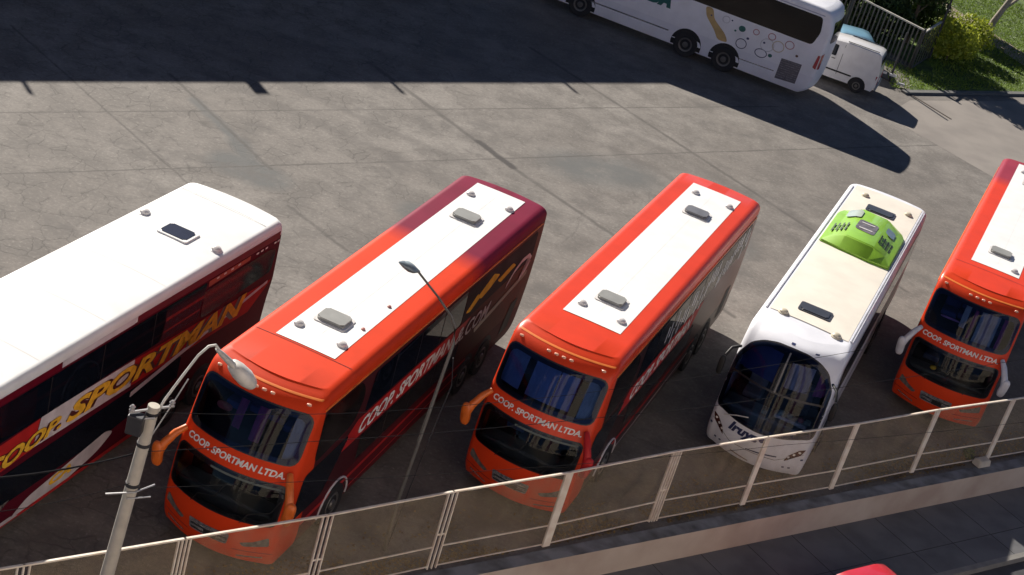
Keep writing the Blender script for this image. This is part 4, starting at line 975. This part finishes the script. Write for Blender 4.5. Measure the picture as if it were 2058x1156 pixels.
def leaf_mat(name, c1, c2, tr=.3):
    m, t, b = newmat(name); n = t.nodes; L = t.links
    g = n.new('ShaderNodeNewGeometry'); rp = n.new('ShaderNodeValToRGB'); L.new(g.outputs['Random Per Island'], rp.inputs[0])
    rp.color_ramp.elements[0].color = (*c1, 1); rp.color_ramp.elements[1].color = (*c2, 1); L.new(rp.outputs[0], b.inputs['Base Color'])
    b.inputs['Roughness'].default_value = .55
    tl = n.new('ShaderNodeBsdfTranslucent'); L.new(rp.outputs[0], tl.inputs[0]); mx = n.new('ShaderNodeMixShader'); mx.inputs[0].default_value = tr
    out = n['Material Output']; L.new(b.outputs[0], mx.inputs[1]); L.new(tl.outputs[0], mx.inputs[2]); L.new(mx.outputs[0], out.inputs[0])
    return m
ml_yel = leaf_mat('leaf_yellow_green', (.22, .28, .02), (.45, .48, .06), .45)
ml_dark = leaf_mat('leaf_dark_green', (.02, .045, .012), (.06, .10, .02), .3)
ml_mid = leaf_mat('leaf_mid_green', (.05, .09, .02), (.12, .17, .03), .35)
o = leafmesh('weed', ml_mid, (0, 0, .16), .2, 160, .05, seed=4, loc=(13.1, 40.75, .03)); tag(o, 'small green weed beside the pale stone block', 'weed')
# dry leaf litter caught inside the fence foot
bm = bmesh.new(); rnd = random.Random(5)
for k in range(9000):
    s_ = rnd.uniform(-12, 18); nn_ = -abs(rnd.gauss(0, .55))-.02
    if noise.noise(Vector((s_*.5, nn_, 3))) < -.1+.0*s_: continue
    p = fl(s_, nn_); z = .01+rnd.random()*.03; a = rnd.random()*6.28; r_ = rnd.uniform(.015, .05)
    u_ = Vector((math.cos(a), math.sin(a), rnd.uniform(-.4, .4)))*r_; v_ = Vector((-math.sin(a), math.cos(a), rnd.uniform(-.4, .4)))*r_*.6
    c_ = Vector((p.x, p.y, z)); bm.faces.new([bm.verts.new(c_+u_), bm.verts.new(c_+v_), bm.verts.new(c_-u_), bm.verts.new(c_-v_)])
o = obj('leaf_litter', bm, leaf_mat('dry_leaf', (.10, .06, .02), (.28, .19, .07), .1)); tag(o, 'dry brown leaf litter along the inside of the netted fence', 'leaf litter', None, 'stuff')
# ---------------------------------------------------------------- utility pole with lamp
m_conc = mat('pole_concrete', (.50, .46, .38), .85, var=.12, scale=4, bump=.3, dirt=(.42, .38, .32))
m_metal = mat('grey_metal', (.40, .40, .40), .4, metal=.4)
m_dmetal = mat('dark_metal', (.045, .045, .05), .45, metal=.3)
top = Vector((-5.053, 23.365, 5.589)); mid = Vector((-5.25, 23.193, 2.127)); base = mid+(mid-top)*((2.127+.72)/(5.589-2.127)); 
pole = empty('utility_pole', base, label='leaning concrete utility pole with brackets and an arm lamp, left of centre', cat='utility pole')
def L_(p): return tuple(Vector(p)-base)
bm = bmesh.new(); tube(bm, [L_(base), L_(base.lerp(top, .5)), L_(top)], [.135, .118, .100], 20); bmesh.ops.recalc_face_normals(bm, faces=bm.faces[:]); obj('shaft', bm, m_conc, pole, smooth=50)
F3 = Vector((FD.x, FD.y, 0)); N3 = Vector((FN.x, FN.y, 0))
bm = bmesh.new(); tube(bm, [L_(top-F3*.42+Vector((0, 0, -.08))), L_(top+F3*.36+Vector((0, 0, -.06)))], .022, 6)
tube(bm, [L_(top-F3*.02+N3*.13+Vector((0, 0, -.16))), L_(top-F3*.3+N3*.1+Vector((0, 0, -.16)))], .02, 6); obj('crossbar', bm, m_metal, pole)
for q, dz in ((-.38, -.02), (.32, 0)):
    bm = bmesh.new(); lathe(bm, [(0, .02), (.03, .05), (.06, .035), (.09, .05), (.13, .02), (.131, .001)], L_(top+F3*q+Vector((0, 0, -.07))), 'z', 12); obj('insulator', bm, mat('insulator_glaze', (.35, .33, .32), .25, coat=.6), pole, smooth=40)
for dz, rr in ((-.14, .112), (-.75, .116), (-1.55, .122)):
    p = top+Vector((0, 0, dz)); bm = bmesh.new(); lathe(bm, [(-.03, .10), (-.03, rr), (.03, rr), (.03, .10)], L_(top.lerp(base, -dz/6.3)), 'z', 18); obj('pole_band', bm, m_dmetal, pole, smooth=40)
bm = bmesh.new(); box(bm, -.13, .13, -.10, .10, -.19, .17, .02); bmesh.ops.translate(bm, verts=bm.verts[:], vec=L_(top+Vector((0, 0, -.28))-F3*.30+N3*.05)); obj('junction_box', bm, m_dmetal, pole)
bm = bmesh.new(); q = top.lerp(base, .26)
tube(bm, [L_(q-F3*.45+Vector((0, 0, -.05))), L_(q+N3*.13), L_(q+F3*.42+Vector((0, 0, .0)))], .016, 6)
tube(bm, [L_(q-F3*.12-Vector((0, 0, .12))+N3*.12), L_(q+F3*.32+N3*.12-Vector((0, 0, .15)))], .014, 6); obj('lower_bracket', bm, m_metal, pole)
# lamp on its arm
la = rod(pole, 'lamp_arm', [L_(p) for p in ((-5.02, 23.42, 5.30), (-4.93, 23.47, 5.67), (-4.75, 23.62, 6.12), (-4.587, 23.772, 6.50), (-4.47, 23.87, 6.66), (-4.38, 23.95, 6.67), (-4.30, 24.02, 6.54))], .022, mat('arm_white', (.70, .68, .62), .5), 8)
rod(pole, 'arm_stay', [L_((-5.0, 23.42, 5.0)), L_((-4.8, 23.58, 5.6)), L_((-4.66, 23.7, 6.05))], .012, m_metal, 6)
hd = (Vector((-3.72, 24.50, 5.80))-Vector((-4.33, 23.99, 6.56))); hc = Vector((-4.33, 23.99, 6.56))
q4 = hd.to_track_quat('Y', 'Z').to_matrix().to_4x4()
lm = empty('lamp_head'); lm.parent = pole
def taper_blob(bm, L, prof, seg=16, fl=.62):
    rings = []
    for y, r in prof:
        rings.append([bm.verts.new((r*math.cos(2*math.pi*k/seg), y, fl*r*math.sin(2*math.pi*k/seg))) for k in range(seg)])
    for A, B in zip(rings, rings[1:]):
        for k in range(seg): bm.faces.new((A[k], B[k], B[(k+1) % seg], A[(k+1) % seg]))
    bm.faces.new(rings[0]); bm.faces.new(rings[-1][::-1])
LL = hd.length
bm = bmesh.new(); taper_blob(bm, LL, [(-.05, .035), (0, .06), (.15*LL, .085), (.38*LL, .10), (.42*LL, .10)]); bmesh.ops.transform(bm, matrix=Matrix.Translation(L_(hc)) @ q4, verts=bm.verts[:]); bmesh.ops.recalc_face_normals(bm, faces=bm.faces[:]); obj('lamp_gear', bm, mat('lamp_cast', (.52, .50, .46), .5, scale=7, var=.15), lm, smooth=40)
bm = bmesh.new(); taper_blob(bm, LL, [(.40*LL, .105), (.46*LL, .19), (.6*LL, .235), (.76*LL, .245), (.90*LL, .20), (.98*LL, .11), (1.0*LL, .02)]); bmesh.ops.transform(bm, matrix=Matrix.Translation(L_(hc)) @ q4, verts=bm.verts[:]); bmesh.ops.recalc_face_normals(bm, faces=bm.faces[:]); obj('lamp_cover', bm, mat('lamp_pale', (.66, .63, .57), .4, coat=.3, scale=5, var=.12), lm, smooth=50)
m_cable = mat('cable_sheath', (.014, .014, .016), .9, spec=.1)
# overhead cables, each from the left, past the pole, to the right
def cable(pts, r, label, sag=.06):
    P = []
    for i in range(len(pts)-1):
        a, b_ = Vector(pts[i]), Vector(pts[i+1])
        for k in range(8):
            t_ = k/8; q = a.lerp(b_, t_); q.z -= sag*4*t_*(1-t_); P.append(q)
    P.append(Vector(pts[-1])); o = rod(None, 'overhead_cable', P, r, m_cable, 6); tag(o, label, 'cable', 'overhead cables on the utility pole'); return o
cable([(-12, 17.3, 4.55), (-6.881, 21.768, 4.52), (-5.20, 23.12, 4.72)], .016, 'thick black cable reaching the pole from the left edge')
cable([(-12, 17.6, 3.5), (-6.9, 21.9, 3.75), (-5.16, 23.15, 4.12)], .006, 'thin cable below the thick one, left of the pole')
cable([(-5.02, 23.30, 4.72), (-2.681, 25.438, 4.428), (-.386, 27.444, 4.231), (2.395, 29.874, 4.073), (4.908, 32.07, 3.965), (9.198, 35.818, 4.006), (12.781, 38.949, 4.072), (16, 41.8, 4.2)], .006, 'upper thin cable running right from the pole to the right edge', .01)
cable([(-5.02, 23.42, 3.90), (.75, 28.436, 3.114), (7, 33.9, 2.55), (13.76, 39.805, 2.0)], .005, 'lower thin cable running right from the pole across the red coach fronts', .04)
cable([(-5.0, 23.40, 5.45), (-2.0, 26.0, 4.95), (2.0, 29.5, 4.75), (8.0, 34.9, 4.9)], .005, 'topmost thin cable running right from the pole head', .04)
# ---------------------------------------------------------------- curved street lamp
lb = Vector((-1.0, 29.17, 0)); sl = empty('street_lamp', lb, label='thin curved steel street lamp standing between the fence and the two red coaches', cat='street lamp')
pp = [(-1.0, 29.17, 0), (-1.0, 29.17, 1.288), (-.88, 29.27, 3.4), (-.785, 29.359, 5.054), (-.84, 29.31, 5.40), (-.978, 29.19, 5.70), (-1.301, 28.908, 6.16), (-1.669, 28.586, 6.63), (-1.80, 28.47, 6.80)]
rod(sl, 'shaft', [tuple(Vector(p)-lb) for p in pp], [.045, .045, .036, .030, .026, .024, .022, .022, .024], mat('steel_weathered', (.17, .165, .15), .5, metal=.4), 10)
rod(sl, 'stay', [tuple(Vector(p)-lb) for p in ((-.96, 29.35, .0), (-.80, 29.5, 2.0), (-.60, 29.6, 4.0), (-.72, 29.42, 4.7))], .012, m_dmetal, 6)
hc = Vector((-1.78, 28.49, 6.78))-lb; hdir = Vector((-.34, -.22, .16)).normalized(); q4 = hdir.to_track_quat('Y', 'Z').to_matrix().to_4x4()
bm = bmesh.new(); taper_blob(bm, .4, [(-.04, .035), (.03, .08), (.14, .15), (.24, .165), (.36, .11), (.46, .03)], 14, .5); bmesh.ops.transform(bm, matrix=Matrix.Translation(hc) @ q4, verts=bm.verts[:]); bmesh.ops.recalc_face_normals(bm, faces=bm.faces[:]); h2 = obj('lamp_head', bm, mat('lamp_slate', (.20, .24, .26), .35, metal=.3), sl, smooth=40)
bm = bmesh.new(); taper_blob(bm, .4, [(.08, .03), (.14, .10), (.24, .125), (.32, .08), (.38, .01)], 12, .5); bmesh.ops.transform(bm, matrix=Matrix.Translation(hc+Vector((0, 0, .03))) @ q4, verts=bm.verts[:]); bmesh.ops.recalc_face_normals(bm, faces=bm.faces[:]); obj('lamp_lid', bm, mat('lid_pale', (.30, .36, .38), .35, coat=.2), h2, smooth=40)
# ---------------------------------------------------------------- far slatted fence and garden
m_slat = mat('slat_paint', (.10, .095, .085), .6, var=.15, scale=4)
FA = Vector((8.4, 82.35)); FB = Vector((14.75, 76.85)); FC = Vector((15.86, 79.7))
ff = empty('slatted_fence', (FA.x, FA.y, 0), label='tall fence of upright metal slats with pale top rail beyond the van', cat='fence')
def slats(a, b_, n_, h_, th=.055):
    d = (b_-a)/n_; u_ = d.normalized(); nn = Vector((u_.y, -u_.x))*.015
    for k in range(n_):
        p = a+d*(k+.5); bm = bmesh.new(); prism(bm, [tuple(q-FA) for q in (p-u_*th/2-nn, p+u_*th/2-nn, p+u_*th/2+nn, p-u_*th/2+nn)], .12, h_); bmesh.ops.recalc_face_normals(bm, faces=bm.faces[:]); obj('slat', bm, m_slat, ff)
    for z, w_, m in ((h_, .09, mat('rail_pale', (.55, .52, .46), .6)), (.10, .05, m_slat)):
        nn = Vector((u_.y, -u_.x))*w_/2; bm = bmesh.new(); prism(bm, [tuple(q-FA) for q in (a-nn, b_-nn, b_+nn, a+nn)], z, z+.07); bmesh.ops.recalc_face_normals(bm, faces=bm.faces[:]); obj('rail', bm, m, ff)
slats(FA, FB, 36, 1.98, .07); slats(FB, FC, 6, 1.9)
for p in (FA, FA.lerp(FB, .5), FB):
    bm = bmesh.new(); box(bm, -.05, .05, -.05, .05, 0, 2.1, .008); bmesh.ops.translate(bm, verts=bm.verts[:], vec=(p.x-FA.x, p.y-FA.y, 0)); obj('fence_post', bm, m_dmetal, ff)
bm = bmesh.new(); tube(bm, [(0, 0, 0), (0, 0, 2.2), (.0, .0, 6.2)], [.07, .055, .045], 10); o = obj('iron_post', bm, m_dmetal, None, smooth=50); o.location = (15.95, 79.75, 0); tag(o, 'tall thin dark post at the end of the slatted fence', 'post')
# sliding gate stop: post with pale fittings, and its shadow as a dark strip
gt = empty('gate_post', (13.55, 74.2, 0), label='dark gate post with pale fittings standing behind the van', cat='post')
bm = bmesh.new(); tube(bm, [(0, 0, 0), (0, 0, 2.35)], .055, 10); obj('shaft', bm, m_dmetal, gt, smooth=50)
for p in ((.05, -.1, .35), (-.35, .15, .3), (.5, -.3, .12)):
    bm = bmesh.new(); box(bm, -.16, .16, -.05, .05, -.05, .05, .01); bmesh.ops.translate(bm, verts=bm.verts[:], vec=p); obj('fitting', bm, m_mirw, gt)
bm = bmesh.new(); prism(bm, [(-.4, .4), (-.33, .46), (2.6, -2.9), (2.53, -2.96)], .0, .02); obj('post_shadow_strip', bm, mat('post_shadow_dark', (.05, .035, .025), .7), gt)  # dark strip painted on the ground along the post's cast shadow
# lawn, kerb, garden path
m_lawn = mat('lawn_soil', (.10, .16, .02), .9, var=.25, scale=1.2, bump=.4, dirt=(.03, .05, .012))
lawn_poly = [(14.4, 73.3), (20.6, 78.75), (40, 95.8), (60, 113), (40, 135), (12, 108), (9, 84), (14.8, 78)]
sheet('lawn', lawn_poly, .08, m_lawn, 'green lawn in the top right corner', cat='lawn')
bm = bmesh.new(); a, b_ = Vector((14.2, 72.95)), Vector((60, 112.6)); d = (b_-a).normalized(); nn = Vector((d.y, -d.x))
prism(bm, [tuple(q) for q in (a, b_, b_-nn*.28, a-nn*.28)], 0, .10); o = obj('garden_kerb', bm, mat('kerb_weathered', (.13, .13, .125), .85, bump=.3)); tag(o, 'pale kerb along the lawn', 'kerb', None, 'structure')
bm = bmesh.new(); rnd = random.Random(11)
from mathutils.geometry import intersect_point_tri_2d
cnt = 0
while cnt < 26000:
    x, y = rnd.uniform(13.5, 27), rnd.uniform(73, 97)
    if (Vector((x, y))-a).dot(nn) > -.35 or (x < 15.9 and y > 77.2): continue
    h_ = rnd.uniform(.04, .10); an = rnd.random()*6.28; u_ = Vector((math.cos(an), math.sin(an), 0))*.03
    ln_ = Vector((rnd.gauss(0, .03), rnd.gauss(0, .03), h_)); c_ = Vector((x, y, .10)); bm.faces.new([bm.verts.new(c_-u_), bm.verts.new(c_+u_), bm.verts.new(c_+ln_)]); cnt += 1
o = obj('grass', bm, leaf_mat('grass_blade', (.09, .15, .012), (.20, .28, .03), .3)); tag(o, 'short green grass of the lawn', 'grass', None, 'stuff')
m_path = mat('path_concrete', (.36, .28, .23), .85, var=.1, scale=2, bump=.2)
sheet('garden_path', [(14.9, 94.0), (16.3, 95.0), (23.2, 83.4), (21.9, 82.5)], .108, m_path, 'pinkish garden path beyond the lawn', cat='path')
def tree(name, loc, h_, R, n, size, lm_, label, cat, seed, trunk=.14, sq=(1, 1, .8), lean=(0, 0), tcol=None, clump=1.6, limbs=5):
    t = empty(name, loc, label=label, cat=cat); rnd = random.Random(seed)
    tp = Vector((lean[0], lean[1], h_*.8)); bm = bmesh.new()
    tube(bm, [(0, 0, 0), (lean[0]*.15, lean[1]*.15, h_*.25), (lean[0]*.5, lean[1]*.5, h_*.5), tuple(tp)], [trunk, trunk*.8, trunk*.6, trunk*.3], 10)
    for k in range(limbs):
        a = 6.28*k/limbs+rnd.random(); s_ = Vector((lean[0]*.4, lean[1]*.4, h_*(.38+.08*k/limbs*3)))
        e = Vector((lean[0]+math.cos(a)*R*.65, lean[1]+math.sin(a)*R*.65, h_*rnd.uniform(.7, 1.0))); m_ = s_.lerp(e, .5)+Vector((0, 0, -.1*R))
        tube(bm, [tuple(s_), tuple(m_), tuple(e)], [trunk*.4, trunk*.25, trunk*.08], 6)
    bmesh.ops.recalc_face_normals(bm, faces=bm.faces[:])
    obj('trunk', bm, tcol or mat('bark', (.16, .12, .085), .9, bump=.5, scale=6), t, smooth=50)
    leafmesh('crown', lm_, (lean[0], lean[1], h_), R, n, size, seed=seed, parent=t, squash=sq, clump=clump)
    return t
tree('bush', (16.9, 80.6, .1), 1.0, 1.65, 2600, .11, ml_yel, 'rounded yellow green bush by the end of the slatted fence', 'bush', 3, .06, (1, 1, .75), limbs=4)
tree('bush', (17.9, 82.6, .1), 1.0, 1.4, 1800, .11, ml_yel, 'second yellow green bush right behind the rounded one', 'bush', 8, .06, (1, 1, .8), limbs=4)
tree('bush', (22.6, 82.9, .1), .8, 1.1, 1400, .10, ml_dark, 'dark bush on the lawn at the right edge', 'bush', 9, .06, (1, 1, .8), limbs=4)
tree('tree', (18.9, 83.9, .1), 6.2, 3.3, 9000, .16, ml_dark, 'leafy dark green tree with pale leaning trunk in the top right corner', 'tree', 5, .20, (1, 1, .75), (1.6, 1.2), mat('pale_bark', (.36, .31, .25), .9, bump=.5, scale=6))
tree('tree', (12.2, 83.0, .1), 3.4, 2.6, 7000, .15, ml_dark, 'dark tree behind the middle of the slatted fence', 'tree', 6, .16, (1.1, 1, .8))
tree('tree', (14.9, 81.3, .1), 3.9, 2.0, 5000, .14, ml_dark, 'slim dark tree behind the right end of the slatted fence', 'tree', 26, .13, (1, 1, 1.0), clump=2.2)
tree('bush', (10.6, 82.9, .1), 1.1, 1.8, 3500, .13, ml_dark, 'dark bush behind the left part of the slatted fence', 'bush', 31, .06, (1.2, .8, .8), limbs=4)
tree('bush', (13.4, 80.6, .1), 1.1, 1.7, 3500, .13, ml_dark, 'dark bush behind the right part of the slatted fence', 'bush', 32, .06, (1.2, .8, .8), limbs=4)
tree('bush', (15.4, 84.6, .1), 1.2, 2.0, 3500, .14, ml_dark, 'dark bush between the fence end and the far path', 'bush', 33, .06, (1, 1.1, .8), limbs=4)
tree('tree', (16.6, 89.4, .1), 3.0, 2.4, 5000, .16, ml_dark, 'dark tree between the slatted fence and the garden path', 'tree', 16, .14, (1.1, 1, .8))
tree('tree', (26.0, 92.5, .1), 4.2, 4.0, 9000, .18, ml_dark, 'broad dark tree beyond the path at the upper right', 'tree', 12, .2)
tree('tree', (24.5, 80.2, .1), 5.6, 2.2, 5000, .16, ml_mid, 'tree outside the right edge that throws its shade on the apron', 'tree', 21, .15, (1, 1, .9))
# ---------------------------------------------------------------- buildings
def facade_mat(name, c):
    return mat(name, c, .85, var=.06, scale=.4, bump=.15)
def block(name, org, d, length, depth, z0, H, label, wall_m, glass_m, col_m, bay=3.4, floor=3.1, sill=.9, wh=1.7, ww=2.2, side=1, pil=.19):
    """apartment block: front face starts at org and runs along d; depth goes along side*normal"""
    t = empty(name, (org.x, org.y, z0), label=label, cat='building')
    nrm = Vector((d.y, -d.x))*side
    def P(a, b2): q = d*a+nrm*b2; return (q.x, q.y)
    bm = bmesh.new(); prism(bm, [P(0, 0), P(length, 0), P(length, depth), P(0, depth)], 0, H); bmesh.ops.recalc_face_normals(bm, faces=bm.faces[:]); obj('wall', bm, wall_m, t)
    nb = int(length/bay); nf = int((H-.6)/floor)
    for i in range(nb):
        for j in range(nf):
            if i*nf+j >= 100: break
            x0 = (i+.5)*bay-ww/2; z = j*floor+sill
            bm = bmesh.new(); prism(bm, [P(x0, -.05), P(x0+ww, -.05), P(x0+ww, .01), P(x0, .01)], z, z+wh); bmesh.ops.recalc_face_normals(bm, faces=bm.faces[:])
            w_ = obj('window', bm, m_seal, t)
            bm = bmesh.new(); prism(bm, [P(x0+.06, -.08), P(x0+ww-.06, -.08), P(x0+ww-.06, -.045), P(x0+.06, -.045)], z+.06, z+wh-.06); bmesh.ops.recalc_face_normals(bm, faces=bm.faces[:]); obj('pane', bm, glass_m, w_)
    for i in range(nb+1):
        x = min(max(i*bay, .2), length-.2); bm = bmesh.new(); prism(bm, [P(x-pil, -.22), P(x+pil, -.22), P(x+pil, -.004), P(x-pil, -.004)], 0, H+.1); bmesh.ops.recalc_face_normals(bm, faces=bm.faces[:]); obj('pilaster', bm, col_m, t)
    bm = bmesh.new(); prism(bm, [P(-.15, -.26), P(length+.15, -.26), P(length+.15, depth+.2), P(-.15, depth+.2)], H+.1, H+.4); bmesh.ops.recalc_face_normals(bm, faces=bm.faces[:]); obj('cornice', bm, wall_m, t)
    return t
# the block the photograph is taken from: its front runs along the street just behind the camera
c0 = Vector((0, 0))+Vector((FN.x, FN.y))*.9
mt_tan = facade_mat('facade_tan', (.72, .63, .52)); mt_pur = facade_mat('facade_plum', (.20, .08, .14))
block('apartment_block', c0-FD*34, FD, 68, 12, -.85, 27, 'tan apartment block with plum pilasters the photo is taken from', mt_tan, mat('pane_blue', (.05, .09, .20), .12, coat=.7), mt_pur, bay=17, floor=26, sill=1, wh=24.0, ww=5.5, side=1, pil=.9)
# the hall whose roof line throws the long straight shade over the far side of the yard
HB = 9.5
e0 = Vector((-16.6, 46.7))-Vector((KX, KY))*HB; e1 = Vector((4.38, 65.8))-Vector((KX, KY))*HB
dd = (e1-e0).normalized(); e0 = e0-dd*26
LB = (e1-e0).length
hb = block('bus_station_hall', e0+dd*0, dd, LB, 14, 0, HB-.4, 'long plain hall beyond the left side of the yard', facade_mat('hall_wall', (.42, .40, .36)), m_glass, facade_mat('hall_pier', (.30, .28, .26)), bay=6, floor=4.2, ww=3.2, wh=2.0, side=-1)
for gx, w_ in ((-16.1, .14), (-10.3, .5), (-6.2, .14), (-.4, .12)):
    # short mast on the roof edge, its shade shows as a tick past the straight edge
    s_ = ((Vector((gx, 46.7+(gx+16.6)*19.1/20.98))-Vector((KX, KY))*HB)-e0).dot(dd)
    bm = bmesh.new(); q = dd*s_; box(bm, -w_/2, w_/2, -.12, .12, HB-.01, HB+.62, .01, Matrix.Translation((q.x, q.y, 0)) @ Matrix.Rotation(math.atan2(dd.y, dd.x), 4, 'Z')); obj('roof_stub', bm, m_dmetal, hb)
